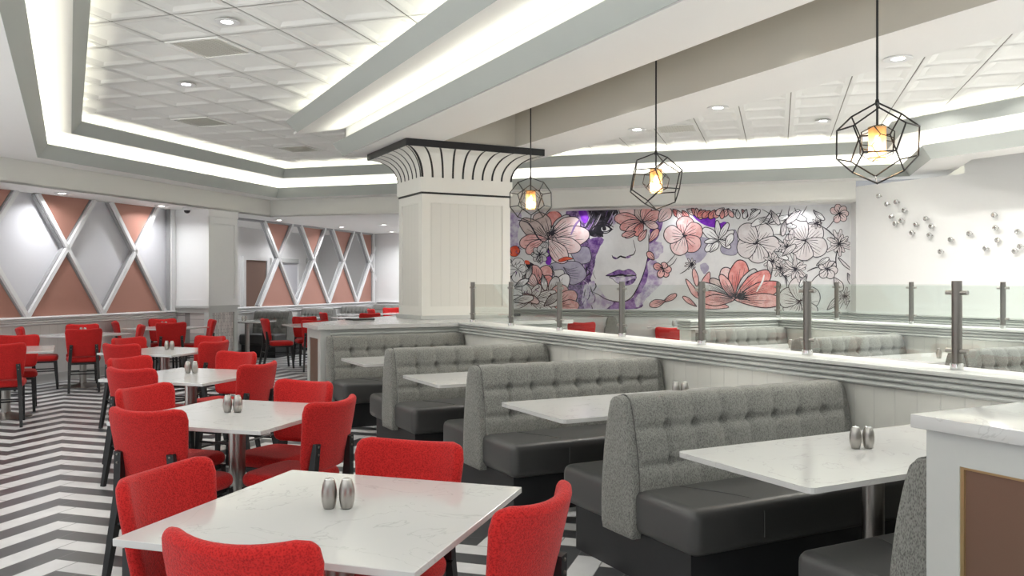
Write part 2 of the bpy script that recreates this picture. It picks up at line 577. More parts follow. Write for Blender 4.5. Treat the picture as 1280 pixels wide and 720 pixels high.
# stepped tray with two cove ledges
mb = MB()
mb.sweep(TRAY, [(0.0, Z0 - 0.001), (0.12, Z0 + 0.178), (0.10, Z0 + 0.192), (-0.03, Z0 + 0.02)], M_FASCIA)
mb.sweep(TRAY, [(0.40, Z1 - 0.001), (0.52, Z1 + 0.158), (0.50, Z1 + 0.172), (0.37, Z1 + 0.03)], M_FASCIA)
struct(mb.build('trim_1'))
mb = MB()
mb.sweep(TRAY, [(-0.02, Z0 + 0.012), (-0.25, Z0 + 0.012), (-0.25, Z1)], M_CEIL, closed_prof=False)
mb.sweep(TRAY, [(-0.25, Z1), (0.40, Z1)], M_CEIL, closed_prof=False)
mb.sweep(TRAY, [(0.40, Z1 + 0.012), (0.14, Z1 + 0.012), (0.14, Z2 + 0.03)], M_CEIL, closed_prof=False)
struct(mb.build('ceiling_tray'))

# tile ceiling: coffered lay-in tiles in a grid turned 45 degrees
TS = 0.625; TQ0 = 5.485; TR0 = 5.93
mb = MB(); gridm = MB()


def in_tray(x, y):
    if y < -3 or x < -0.6 or x > 10.6: return False
    q = (y - x) / R2; r = (x + y) / R2
    return q < 9.5 and r < 14.6 and not (3.3 < x < 5.7 and y < 11.0)


cells = []
for i in range(-20, 10):
    for j in range(-16, 16):
        q0 = TQ0 + i * TS; r0 = TR0 + j * TS
        c = qr(q0 + TS / 2, r0 + TS / 2)
        if in_tray(c.x, c.y): cells.append((q0, r0))
g = 0.007
for q0, r0 in cells:
    a = [(q0 + g, r0 + g), (q0 + TS - g, r0 + g), (q0 + TS - g, r0 + TS - g), (q0 + g, r0 + TS - g)]

    def ins(d): return [(q0 + d, r0 + d), (q0 + TS - d, r0 + d), (q0 + TS - d, r0 + TS - d), (q0 + d, r0 + TS - d)]
    loops = [(a, Z2), (ins(0.06), Z2), (ins(0.125), Z2 + 0.018)]
    vs = []
    for L, z in loops: vs += [qr(p[0], p[1], z) for p in L]
    fs = []
    for k in range(2):
        for e in range(4):
            fs.append((k * 4 + e, k * 4 + (e + 1) % 4, k * 4 + 4 + (e + 1) % 4, k * 4 + 4 + e))
    fs.append((8, 9, 10, 11))
    mb.add(vs, fs, M_TILE)
    # the T-bars on two sides
    for (pa, pb) in ((((q0, r0 - g), (q0, r0 + TS)), 0), (((q0, r0), (q0 + TS, r0)), 1)):
        (p, p2) = pa
        if pb == 0: L = [(q0 - g, r0), (q0 + g, r0), (q0 + g, r0 + TS), (q0 - g, r0 + TS)]
        else: L = [(q0, r0 - g), (q0 + TS, r0 - g), (q0 + TS, r0 + g), (q0, r0 + g)]
        gridm.add([qr(x[0], x[1], Z2 + 0.004) for x in L], [(0, 1, 2, 3)], M_GRID)
struct(mb.build('ceiling_tiles'))
struct(gridm.build('ceiling_grid'))
mb = MB(); mb.box(-9, 15, -3.2, 26, 3.96, 4.0, M_CEIL)
struct(mb.build('ceiling_slab'))

# the beam over the half wall
BZ = 3.258; BY = 11.5
X0, X1, X2, X3 = 3.36, 4.11, 5.12, 5.90
mb = MB()
mb.box(X0 + 0.03, X1, -3, BY, BZ, BZ + 0.03, M_CEIL)
mb.box(X0 + 0.03, X0 + 0.06, -3, BY, BZ + 0.03, 3.96, M_CEIL)
mb.box(X1 - 0.03, X1, -3, 9.76, BZ + 0.03, 3.96, M_CEIL)
mb.box(X1, X2, -3, 9.73, 3.93, 3.96, M_TAN)
mb.box(X2 + 0.001, X3, -3, BY, BZ, BZ + 0.03, M_CEIL)
mb.box(X2, X2 + 0.03, -3, 9.73, BZ + 0.002, 3.93, M_TAN)
mb.box(X3 - 0.03, X3, -3, BY, BZ + 0.03, 3.96, M_CEIL)
mb.box(X1, X2, 9.73, 9.76, BZ, 3.96, M_TAN)
mb.box(X1, X2, 9.76, BY, BZ, BZ + 0.03, M_CEIL)
mb.box(X0 + 0.03, X3, BY - 0.03, BY, BZ, 3.96, M_CEIL)
# upper ledge slab of the beam
vs = [(2.68, -3, 3.50), (X0 + 0.03, -3, 3.64), (X0 + 0.03, -3, 3.67), (2.68, -3, 3.53), (2.68, 11.5, 3.50), (X0 + 0.03, 11.5, 3.64), (X0 + 0.03, 11.5, 3.67), (2.68, 11.5, 3.53)]
mb.add(vs, [(0, 1, 5, 4), (1, 2, 6, 5), (2, 3, 7, 6), (3, 0, 4, 7), (4, 5, 6, 7), (3, 2, 1, 0)], M_CEIL)
mb.box(2.98, 3.0, -3, 11.45, 3.60, 3.96, M_CEIL)
struct(mb.build('ceiling_beam'))
mb = MB()
for (xb, zb, xt, zt, ye) in ((X0, BZ - 0.001, 3.235, 3.425, BY + 0.02), (2.68, 3.499, 2.535, 3.64, 11.3)):
    p = [(xb, zb), (xt, zt), (xt + 0.02, zt + 0.015), (xb + 0.03, zb + 0.03)]
    ya, yb = -3, ye
    vs = [(a, ya, z) for a, z in p] + [(a, yb + (0.06 if k in (1, 2) else 0), z) for k, (a, z) in enumerate(p)]
    mb.add(vs, [(0, 1, 5, 4), (1, 2, 6, 5), (2, 3, 7, 6), (3, 0, 4, 7), (4, 5, 6, 7), (3, 2, 1, 0)], M_FASCIA)
struct(mb.build('trim_2'))

# ------------------------------------------------------------------ left wall with diamond lattice
QW = 10.47


def TQ(p):
    """local (r, depth behind the wall face, z) -> world"""
    return qr(QW + p.y, p.x, p.z)


def wall_ribs(mbx, path, z_top, m, right=1):
    """sill with three half-round ribs under it, swept along a path (protruding to the right)"""
    prof = [(0.0, z_top)]
    prof += [(0.055, z_top), (0.06, z_top - 0.008), (0.06, z_top - 0.022)]
    zz = z_top - 0.026
    for k in range(3):
        h = 0.030
        for a in range(0, 7):
            th = PI / 2 - PI * a / 6
            prof.append((0.014 + 0.030 * math.cos(th), zz - h / 2 + h / 2 * math.sin(th)))
        zz -= h + 0.004
    prof.append((0.0, zz))
    mbx.sweep(path, prof, m, smooth=True)


mb = MB()
mb.box(4.5, 21, 0.0, 0.12, 0, 1.0, M_BEAD_R, T=TQ)
struct(mb.build('wall_left'))
wl = bpy.data.objects['wall_left']
# top header above the lattice is the soffit; sill trim
mb = MB()
wall_ribs(mb, [P2(QW, 4.5), P2(QW, 12.86)], 1.0, M_BAR)
wall_ribs(mb, [P2(QW, 13.74), P2(QW, 20.75)], 1.0, M_BAR)
mb.box(4.5, 20.9, -0.003, 0.13, 0.985, 1.004, M_BAR, T=TQ)
struct(mb.build('trim_3'))
mb = MB()
mb.box(4.5, 21, -0.015, 0.0, 0, 0.14, M_TRIM, T=TQ)
struct(mb.build('baseboard_left'))

NODE0 = 10.42; PIT = 1.452; ZN = 2.04; ZB = 1.0
bars = MB()
panels = []
for k in range(-4, 8):
    rn = NODE0 + k * PIT
    sec1 = rn < 12.7
    if 12.7 < rn < 14.9: continue
    up = PIT / 2 * (ZS - ZN) / (ZN - ZB)
    for sgn in (-1, 1):
        for (ra, za, rb, zb) in ((rn, ZN, rn + sgn * PIT / 2, ZB), (rn, ZN, rn + sgn * up, ZS)):
            if not sec1 and rb > 20.72: pass
            A_ = Vector((ra, 0, za)); B_ = Vector((rb, 0, zb))
            t = (B_ - A_).normalized()
            tmp = MB()
            tmp.beam((ra, 0.035, za), (rb, 0.035, zb), 0.062, 0.13, M_BAR, side=(t.z, 0, -t.x))
            tmp.beam((ra, 0.045, za), (rb, 0.045, zb), 0.10, 0.06, M_BARG, side=(t.z, 0, -t.x))
            for idx, mt in ((0, M_BAR), (1, M_BARG)):
                bars.add([TQ(Vector(p)) for p in tmp.v[idx * 8:idx * 8 + 8]], [(3, 2, 1, 0), (4, 5, 6, 7), (0, 1, 5, 4), (1, 2, 6, 5), (2, 3, 7, 6), (3, 0, 4, 7)], mt)
    panels.append(([(rn - PIT / 2 + .07, ZB), (rn + PIT / 2 - .07, ZB), (rn, ZN - .11)]))
    panels.append(([(rn - up + .07, ZS), (rn + up - .07, ZS), (rn, ZN + .11)]))
# end posts of the lattice
for rr in (12.80, 20.78):
    bars.box(rr - 0.05, rr + 0.05, -0.03, 0.11, 1.0, ZS, M_BAR, T=TQ)
    bars.box(rr - 0.075, rr + 0.075, 0.0, 0.08, 1.0, ZS, M_BARG, T=TQ)
bars.box(14.55, 20.8, -0.02, 0.11, ZS - 0.04, ZS, M_BARG, T=TQ)
o = struct(bars.build('trim_4'))
for poly in panels:
    m_ = MB()
    vs = [TQ(Vector((p[0], 0.03, p[1]))) for p in poly] + [TQ(Vector((p[0], 0.055, p[1]))) for p in poly]
    m_.add(vs, [(0, 1, 2), (5, 4, 3), (0, 3, 4, 1), (1, 4, 5, 2), (2, 5, 3, 0)], M_COPPER)
    m_.build('copper_panel', wl)
# pale board filling the diamonds of the first section
mb = MB(); mb.box(4.5, 13.3, 0.10, 0.13, 1.0, ZS, M_LAV, T=TQ)
mb.build('pale_panel', wl)
# corridor wall seen through the open diamonds, far wall, side wall
mb = MB(); mb.box(12.9, 22, 1.75, 1.85, 0, ZS, M_WHITE, T=TQ)
struct(mb.build('wall_corridor'))
mb = MB()
mb.prism([P2(6.0, 20.9), P2(12.4, 20.9), P2(12.4, 21.0), P2(6.0, 21.0)], 0, ZS, M_WHITE)
struct(mb.build('wall_far'))
mb = MB(); wall_ribs(mb, [P2(10.4, 20.9), P2(6.0, 20.9)], 1.0, M_BAR)
struct(mb.build('trim_5'))
# corridor door
dr = MB()
dr.box(17.42, 18.30, 1.70, 1.75, 0, 2.05, M_BROWN, T=TQ)
d1 = struct(dr.build('door_1'))
fr = MB()
for a, b, c, d in ((17.32, 17.42, 0, 2.15), (18.30, 18.40, 0, 2.15), (17.42, 18.30, 2.05, 2.15)):
    fr.box(a, b, 1.66, 1.75, c, d, M_WHITE, T=TQ)
fr.build('door_frame', d1)
fr = MB()
fr.box(18.6, 19.75, 1.66, 1.75, 2.03, 2.13, M_TRIM, T=TQ)
fr.box(18.5, 18.6, 1.66, 1.75, 0, 2.13, M_WHITE, T=TQ); fr.box(19.75, 19.85, 1.66, 1.75, 0, 2.13, M_WHITE, T=TQ)
d2 = MB(); d2.box(18.6, 19.75, 1.71, 1.75, 0, 2.03, M_LAV, T=TQ)
d2 = struct(d2.build('door_2')); fr.build('door_frame', d2)

# pillar against the left wall
pq0, pq1, pr0, pr1 = 9.74, 10.55, 12.87, 13.72
pil = thing('pillar', 'square white panelled pillar with mosaic tile base in front of the diamond wall', 'pillar', qr(pq0, pr0))
org = qr(pq0, pr0)


def TP(p): return qr(pq0 + p.y, pr0 + p.x, p.z) - org


W_, D_ = pr1 - pr0, pq1 - pq0
mb = MB(); mb.box(0.02, W_ - 0.001, 0.02, D_, 1.06, 2.828, M_WHITE, T=TP)
mb.build('shaft', pil)
mb = MB()                                    # raised stiles and rails round recessed panels
for z0, z1 in ((1.09, 1.20), (2.58, 2.70)):
    mb.box(0, W_, 0, 0.03, z0, z1, M_WHITE, T=TP); mb.box(0, 0.03, 0, D_, z0, z1, M_WHITE, T=TP)
mb.box(-0.015, W_, -0.015, D_, 2.70, 2.829, M_WHITE, T=TP)
for a in (0.0, W_ - 0.09): mb.box(a, a + 0.09, -0.001, 0.03, 1.2, 2.58, M_WHITE, T=TP)
for a in (0.0, D_ - 0.09): mb.box(-0.001, 0.03, a, a + 0.09, 1.2, 2.58, M_WHITE, T=TP)
mb.build('panel_frame', pil)
mb = MB(); mb.box(-0.03, W_ + 0.02, -0.03, D_, 1.045, 1.09, M_TRIM, T=TP)
mb.build('ledge', pil)
mb = MB()
mb.box(0.0, W_, 0.0, D_, 0.0, 0.12, M_TRIM, T=TP); mb.box(0.0, W_, 0.0, D_, 0.96, 1.045, M_TRIM, T=TP)
for a in (0.0, W_ - 0.10): mb.box(a, a + 0.10, -0.001, 0.04, 0.12, 0.96, M_TRIM, T=TP)
for a in (0.0, D_ - 0.10): mb.box(-0.001, 0.04, a, a + 0.10, 0.12, 0.96, M_TRIM, T=TP)
mb.build('base_frame', pil)
mb = MB(); mb.box(0.025, W_ - 0.02, 0.025, D_, 0.10, 0.98, M_MOSAIC, T=TP)
mb.build('mosaic_panel', pil)

# ------------------------------------------------------------------ mural wall and partition
RM = 15.27
mb = MB(); mb.prism([P2(-1.2, RM), P2(6.1, RM), P2(6.1, RM + 0.12), P2(-1.2, RM + 0.12)], 0, ZS, M_WHITE)
mb.prism([P2(6.0, RM + .02), P2(6.1, RM + .02), P2(6.1, 20.9), P2(6.0, 20.9)], 0, ZS, M_WHITE)
struct(mb.build('wall_mural'))
XP = 11.36
mb = MB()
mb.box(XP, XP + 0.3, 7.77, 9.66, 0, 3.07, M_WHITE)
mb.box(XP - 0.002, XP + 0.3, -3, 7.77, 0, 3.6, M_WHITE)
mb.prism([(XP + 0.001, 9.60), (XP + 0.3, 9.60), (12.0, 10.2), (11.63, 10.0)], 0, 3.0, M_WHITE)
struct(mb.build('wall_right'))
mb = MB(); mb.box(13.2, 13.4, -3, 9.5, 0, 3.96, M_CREAM)
struct(mb.build('wall_outer'))
mb = MB()
wall_ribs(mb, [P2(6.1, RM), P2(-1.14, RM), (XP - 0.002, 9.62), (XP - 0.002, -3)], 1.02, M_TRIM)
struct(mb.build('trim_6'))

# ------------------------------------------------------------------ half walls
CZ = 1.035
WX = 4.10            # booth side face of the middle half wall


def half_wall(name, x0, x1, y0, y1, m, trimname, path):
    a = MB(); a.box(x0, x1, y0, y1, 0, CZ - 0.02, m)
    struct(a.build(name))
    b = MB()
    for p in path: wall_ribs(b, p, CZ, M_TRIM)
    b.box(x0 - 0.005, x1 + 0.005, y0 - 0.005, y1 + 0.005, CZ - 0.03, CZ + 0.001, M_TRIM)
    struct(b.build(trimname))


half_wall('wall_middle', WX, WX + 0.24, -2.5, 9.16, M_BEAD_Y, 'trim_7',
          [[(WX, -2.5), (WX, 9.13)][::-1], [(WX + 0.24, -2.5), (WX + 0.24, 9.15)]])
WX2 = 8.32; WY2 = 8.32
half_wall('wall_second', WX2, WX2 + 0.23, -2.5, WY2 + 0.22, M_BEAD_Y, 'trim_8',
          [[(WX2, WY2), (WX2, -2.5)], [(WX2 + 0.23, -2.5), (WX2 + 0.23, WY2 + 0.22)]])
half_wall('wall_return', 6.85, WX2, WY2, WY2 + 0.22, M_BEAD_X, 'trim_9',
          [[(6.85, WY2 + 0.22), (6.85, WY2), (WX2, WY2)], [(WX2, WY2 + 0.22), (6.85, WY2 + 0.22)]])

# ------------------------------------------------------------------ far counter and column
FY = 9.16
cnt = thing('counter', 'long white topped counter with grey ribbed front behind the farthest booth', 'counter', (2.44, FY, 0))
o0 = Vector((2.44, FY, 0))


def TC(p): return p - o0


plan = [(2.44, FY), (5.56, FY), (5.56, 12.2), (4.9, 12.2), (2.44, 9.74)]
big = [(2.38, FY - 0.05), (5.62, FY - 0.05), (5.62, 12.26), (4.87, 12.26), (2.38, 9.77)]
mb = MB(); mb.prism(plan, 0, 0.99, M_TRIM, T=TC); mb.build('body', cnt)
mb = MB(); mb.prism(big, 0.992, CZ + 0.002, M_QUARTZ, T=TC); mb.build('worktop', cnt)
mb = MB()
for k in range(3):
    zz = 0.975 - k * 0.036
    vs = []
    mb.tube([TC(Vector((2.53, FY, zz))), TC(Vector((WX - 0.03, FY, zz)))], 0.017, M_TRIM, 10)
    mb.tube([TC(Vector((WX + 0.27, FY, zz))), TC(Vector((5.54, FY, zz)))], 0.017, M_TRIM, 10)
mb.build('ribs', cnt)
mb = MB(); mb.box(2.432, 2.45, FY + 0.12, FY + 0.47, 0.12, 0.88, M_COPPER2, T=TC); mb.build('bronze_panel', cnt)
mb = MB()
mb.box(2.425, 2.44, FY, FY + 0.11, 0, 0.99, M_TRIM, T=TC); mb.box(2.425, 2.44, FY + 0.48, FY + 0.58, 0, 0.99, M_TRIM, T=TC)
mb.box(2.425, 2.44, FY + .11, FY + 0.48, 0.885, 0.99, M_TRIM, T=TC); mb.box(2.425, 2.44, FY + .11, FY + 0.48, 0, 0.115, M_TRIM, T=TC)
mb.build('end_frame', cnt)

cx0, cx1, cy0, cy1 = 3.96, 5.19, 10.04, 10.85
colm = thing('column', 'massive cream boarded column with black ribbed flared capital standing on the counter', 'column', (cx0, cy0, CZ + 0.002))
oc = Vector((cx0, cy0, CZ + 0.002))


def TK(p): return p - oc


mb = MB(); mb.box(cx0, cx1, cy0, cy1, CZ + 0.003, 2.63, M_BEAD_COL, T=TK)
mb.box(cx0 - 0.002, cx0 + 0.02, cy0 + 0.004, cy1, CZ + 0.004, 2.629, M_BEAD_COLY, T=TK)
mb.build('shaft', colm)
mb = MB()
for z0, z1 in ((CZ + 0.05, 1.20), (2.52, 2.63)):
    mb.box(cx0 - 0.014, cx1 + 0.014, cy0 - 0.014, cy1 + .014, z0, z1, M_CREAM, T=TK)
for a in (cx0 - 0.0125, cx1 - 0.10): mb.box(a, a + 0.1125, cy0 - 0.014, cy0 + 0.05, 1.2, 2.52, M_CREAM, T=TK)
for a in (cy0 - 0.0125, cy1 - 0.10): mb.box(cx0 - 0.014, cx0 - 0.0005, a, a + 0.1125, 1.2, 2.52, M_CREAM, T=TK)
mb.build('panel_frame', colm)
mb = MB(); mb.box(cx0 - 0.045, cx1 + 0.045, cy0 - 0.045, cy1 + .045, CZ + 0.003, CZ + 0.05, M_TRIM, T=TK); mb.build('base_moulding', colm)
mb = MB(); mb.box(cx0 - 0.02, cx1 + 0.02, cy0 - 0.02, cy1 + .02, 2.63, 2.655, M_BLACKM, T=TK); mb.build('black_band', colm)
mb = MB(); mb.box(cx0 - 0.035, cx1 + 0.035, cy0 - 0.035, cy1 + .035, 2.655, 2.84, M_CREAM, T=TK); mb.build('frieze', colm)
FW = 0.33


def flare(t):
    """t 0..1 -> (outward, z)"""
    th = t * PI / 2 * 0.93
    return 0.03 + (FW - 0.03) * (1 - math.cos(th)) / (1 - math.cos(PI / 2 * 0.93)), 2.84 + 0.33 * math.sin(th) / math.sin(PI / 2 * 0.93)


N = 12
vs = []; fs = []
for i in range(N + 1):
    o_, z_ = flare(i / N)
    for x, y in ((cx0 - o_, cy0 - o_), (cx1 + o_, cy0 - o_), (cx1 + o_, cy1 + o_), (cx0 - o_, cy1 + o_)):
        vs.append(TK(Vector((x, y, z_))))
for i in range(N):
    for e in range(4):
        a = i * 4 + e; b = i * 4 + (e + 1) % 4
        fs.append((a, b, b + 4, a + 4))
mb = MB(); mb.add(vs, fs, M_CREAM, True); mb.build('capital', colm)


def rib(face, f, wid):
    """black rib following the flare; f 0..1 across the face"""
    vs = []; n = 12
    for i in range(n + 1):
        o_, z_ = flare(i / n)
        oo = o_ + 0.006
        ww = wid / 2
        if face == 'front':
            xc = (cx0 - o_) + (cx1 - cx0 + 2 * o_) * f
            ps = [(xc - ww, cy0 - oo, z_), (xc + ww, cy0 - oo, z_), (xc + ww, cy0 - o_ + 0.02, z_), (xc - ww, cy0 - o_ + 0.02, z_)]
        else:
            yc = (cy0 - o_) + (cy1 - cy0 + 2 * o_) * f
            ps = [(cx0 - oo, yc - ww, z_), (cx0 - oo, yc + ww, z_), (cx0 - o_ + 0.02, yc + ww, z_), (cx0 - o_ + 0.02, yc - ww, z_)]
        vs += [TK(Vector(p)) for p in ps]
    fs = [(0, 1, 2, 3), tuple(n * 4 + k for k in (3, 2, 1, 0))]
    for i in range(n):
        for e in range(4):
            a = i * 4 + e; b = i * 4 + (e + 1) % 4
            fs.append((a, b, b + 4, a + 4))
    m_ = MB(); m_.add(vs, fs, M_BLACKM); m_.build('rib', colm)


for k in range(10): rib('front', 0.012 + 0.976 * k / 9, 0.024 if k else 0.03)
for k in range(7): rib('side', 0.02 + 0.96 * k / 6, 0.022)
mb = MB(); mb.box(cx0 - FW - 0.02, cx1 + FW + 0.02, cy0 - FW - 0.02, cy1 + FW + 0.02, 3.17, BZ - 0.002, M_BLACKM, T=TK); mb.build('abacus', colm)

# things lying on the counter
mb = MB()
mb.bbox(-0.15, 0.15, -0.11, 0.11, 0.0, 0.02, M_MENU, 0.004, 2)
mf = mb.build('menu_folder'); mf.location = (3.22, 10.28, CZ + 0.003); mf.rotation_euler = (0, 0, math.radians(10))
tag(mf, 'black menu folder lying on the white counter left of the column', 'menu')
mb = MB()
mb.bbox(-0.16, 0.16, -0.11, 0.11, 0.0, 0.035, M_MENU, 0.004, 2)
mf = mb.build('menu_folder'); mf.location = (5.42, 10.55, CZ + 0.003); mf.rotation_euler = (0, 0, math.radians(4))
tag(mf, 'stack of black menu folders on the counter right of the column', 'menu')

# ------------------------------------------------------------------ near counter on the right
NX, NY, NZ = 2.336, 1.78, 1.09
nc = thing('counter', 'near counter with thick white quartz top and bronze panel at the right edge', 'counter', (NX, NY, 0))
on = Vector((NX, NY, 0))


def TN(p): return p - on


mb = MB(); mb.box(NX + 0.045, WX - 0.002, -0.6, NY - 0.035, 0, NZ - 0.042, M_TRIM, T=TN); mb.build('body', nc)
mb = MB(); mb.bbox(NX, WX - 0.045, -0.65, NY, NZ - 0.042, NZ, M_QUARTZ, 0.003, 2, T=TN); mb.build('worktop', nc)
mb = MB()
fx0 = NX + 0.03
ys = (NY - 0.035, NY - 0.145, NY - 1.15, NY - 1.25)
mb.box(fx0, fx0 + 0.02, ys[1], ys[0], 0, NZ - 0.043, M_TRIM, T=TN)
mb.box(fx0, fx0 + 0.02, ys[3], ys[2], 0, NZ - 0.043, M_TRIM, T=TN)
mb.box(fx0, fx0 + 0.02, ys[2], ys[1], NZ - 0.14, NZ - 0.043, M_TRIM, T=TN)
mb.box(fx0, fx0 + 0.02, ys[2], ys[1], 0, 0.12, M_TRIM, T=TN)
mb.build('front_frame', nc)
mb = MB()
mb.box(fx0 + 0.004, fx0 + 0.02, ys[1] - 0.012, ys[1], 0.12, NZ - 0.14, M_GOLD, T=TN)
mb.box(fx0 + 0.004, fx0 + 0.02, ys[2], ys[1] - 0.012, NZ - 0.148, NZ - 0.14, M_GOLD, T=TN)
mb.build('gold_bead', nc)
mb = MB(); mb.box(fx0 + 0.012, fx0 + 0.02, ys[2], ys[1] - 0.012, 0.12, NZ - 0.148, M_COPPER2, T=TN); mb.build('bronze_panel', nc)

# ------------------------------------------------------------------ cushion helper (rounded, pillowed slab)


def cushion(mbx, a0, a1, b, rad, T, rt, nx, ny, warp, m):
    """slab: half width a0 (bottom) .. a1 (top), half height b, corner radius rad, thickness T, edge rounding rt"""
    def sp(n, half):
        e = [0, .06, .16, .32, .55, .8, 1.0]
        ed = [-half + rt * x * 1.0 for x in e]
        mid = [(-half + rt) + (2 * half - 2 * rt) * i / n for i in range(1, n)]
        return ed + mid + [-x for x in ed[::-1]]
    S = sp(nx, max(a0, a1)); Tt = sp(ny, b)
    A = max(a0, a1)
    pts = {}
    vs = []; fs = []

    def pos(x, y):
        dx = abs(x) - (A - rad); dy = abs(y) - (b - rad)
        dist = min(A - abs(x), b - abs(y))
        if dx > 0 and dy > 0:
            mxx = max(dx, dy); l = math.hypot(dx, dy)
            x2 = math.copysign((A - rad) + dx * mxx / l, x); y2 = math.copysign((b - rad) + dy * mxx / l, y)
            dist = rad - mxx
        else: x2, y2 = x, y
        f = a0 + (a1 - a0) * (y2 + b) / (2 * b)
        d = min(max(dist / rt, 0), 1)
        h = T / 2 * math.sqrt(max(0, 1 - (1 - d) ** 2))
        return x2 * f / A, y2, h
    idx = [{}, {}]
    nS, nT = len(S), len(Tt)
    for j in range(nT):
        for i in range(nS):
            x, y, h = pos(S[i], Tt[j])
            bd = i in (0, nS - 1) or j in (0, nT - 1)
            idx[0][i, j] = len(vs); vs.append(warp(x, y, h))
            if bd: idx[1][i, j] = idx[0][i, j]
            else:
                idx[1][i, j] = len(vs); vs.append(warp(x, y, -h))
    for j in range(nT - 1):
        for i in range(nS - 1):
            for s_, dd in ((0, 1), (1, -1)):
                q = [idx[s_][i, j], idx[s_][i + 1, j], idx[s_][i + 1, j + 1], idx[s_][i, j + 1]]
                fs.append(q if dd > 0 else q[::-1])
    mbx.add(vs, fs, m, True)


# ------------------------------------------------------------------ red dining chair (faces local +y, origin under the seat centre)
BZ0, BZ1 = 0.50, 0.875      # back cushion


def back_warp(x, y, h):
    """x across, y up from the middle of the back, h out of the face (towards the sitter)"""
    z = (BZ0 + BZ1) / 2 + y
    rec = -0.215 - 0.28 * (z - 0.5)
    wrapd = 0.085 * (abs(x) / 0.235) ** 2.2 * (0.55 + 0.45 * (y + 0.19) / 0.38)
    slope = 0.085 * 2.2 / 0.235 * (abs(x) / 0.235) ** 1.2 * (1 if x > 0 else -1)
    nrm = Vector((-slope, 1, 0.28)).normalized()
    z += 0.022 * (abs(x) / 0.23) ** 2 * max(0, (y + 0.05) / 0.24) - 0.008
    return Vector((x, rec + wrapd, z)) + nrm * h


def seat_warp(x, y, h):
    zc = 0.435
    bow = 0.006 * math.cos(x / 0.24 * PI / 2)
    return Vector((x, y, zc + h + bow))


ch0 = thing('dining_chair', 'x', 'chair')
mb = MB(); cushion(mb, 0.20, 0.225, 0.205, 0.085, 0.075, 0.035, 8, 8, seat_warp, M_RED); mb.build('seat', ch0, sharp=60)
mb = MB(); cushion(mb, 0.195, 0.235, 0.1875, 0.06, 0.046, 0.023, 12, 8, back_warp, M_RED); mb.build('backrest', ch0, sharp=60)
mb = MB()
mb.box(-0.18, 0.18, -0.19, 0.18, 0.375, 0.40, M_BLACKW)
mb.build('seat_frame', ch0)
for s in (-1, 1):
    mb = MB()
    mb.beam((s * 0.175, 0.165, 0.395), (s * 0.185, 0.195, 0.0), 0.042, 0.042, M_BLACKW, 0.028, 0.028)
    mb.build('leg', ch0)
    mb = MB()
    mb.beam((s * 0.17, -0.245, 0.43), (s * 0.185, -0.33, 0.0), 0.040, 0.048, M_BLACKW, 0.028, 0.030)
    mb.beam((s * 0.155, -0.268, 0.655), (s * 0.17, -0.245, 0.43), 0.040, 0.022, M_BLACKW, 0.040, 0.048)
    rl = mb.build('leg', ch0)
    for zz in (0.60, 0.64):
        mb = MB(); mb.lathe([(0.006, 0.0), (0.006, 0.004), (0.003, 0.006)], M_STEELD, 8,
                            T=lambda p, zz=zz, s=s: Vector((s * 0.156 + p.x, -0.278 - p.z, zz + p.y)))
        mb.build('screw', rl)
    mb = MB()
    mb.tube([(s * 0.177, 0.175, 0.26), (s * 0.174, -0.275, 0.26)], 0.009, M_BLACKW, 6); mb.build('stretcher', ch0)
mb = MB(); mb.tube([(-0.178, 0.178, 0.21), (0.178, 0.178, 0.21)], 0.009, M_BLACKW, 6); mb.build('stretcher', ch0)
mb = MB(); mb.tube([(-0.176, -0.275, 0.29), (0.176, -0.275, 0.29)], 0.008, M_BLACKW, 6); mb.build('stretcher', ch0)
used_chair = [False]


def chair(x, y, ang, label, group):
    """ang: direction the sitter looks, degrees clockwise from the depth axis"""
    rz = -math.radians(ang)
    if not used_chair[0]:
        used_chair[0] = True
        ch0.location = (x, y, 0); ch0.rotation_euler = (0, 0, rz); ch0['label'] = label; ch0['group'] = group
        return ch0
    return dup(ch0, (x, y, 0), rz, label, group)


# ------------------------------------------------------------------ pedestal table
def make_table(sz):
    t = thing('dining_table', 'x', 'table')
    mb = MB(); mb.bbox(-sz / 2, sz / 2, -sz / 2, sz / 2, 0.735, 0.757, M_QUARTZ, 0.002, 1, smooth=False); mb.build('tabletop', t)
    mb = MB(); mb.lathe([(0.046, 0.02), (0.046, 0.70)], M_STEEL, 24); mb.build('stem', t)
    mb = MB(); mb.box(-0.2, 0.2, -0.2, 0.2, 0.715, 0.735, M_BLACKM); mb.lathe([(0.08, 0.69), (0.10, 0.715)], M_BLACKM, 20); mb.build('top_bracket', t)
    mb = MB(); mb.lathe([(0.26, 0.0), (0.26, 0.008), (0.20, 0.022), (0.10, 0.042), (0.052, 0.06), (0.05, 0.075)], M_STEEL, 36); mb.build('base_plate', t)
    return t


tab0 = make_table(0.955)
tab_used = [False]


def table(x, y, deg, label, group):
    if not tab_used[0]:
        tab_used[0] = True
        tab0.location = (x, y, 0); tab0.rotation_euler = (0, 0, -math.radians(deg)); tab0['label'] = label; tab0['group'] = group
        return tab0
    return dup(tab0, (x, y, 0), -math.radians(deg), label, group)


# ------------------------------------------------------------------ shakers
def shaker_mesh():
    prof = [(0.0135, 0.0), (0.0165, 0.003), (0.021, 0.022), (0.0225, 0.040), (0.0215, 0.056), (0.018, 0.074), (0.0145, 0.084), (0.0135, 0.087)]

    prof = [(r * 1.13, z * 1.1) for r, z in prof]

    def rf(th, z): return 1 + 0.05 * abs(math.cos(4 * (th + z * 9)))
    m_ = MB(); m_.lathe(prof, M_STEEL, 32, rfun=rf)
    return m_


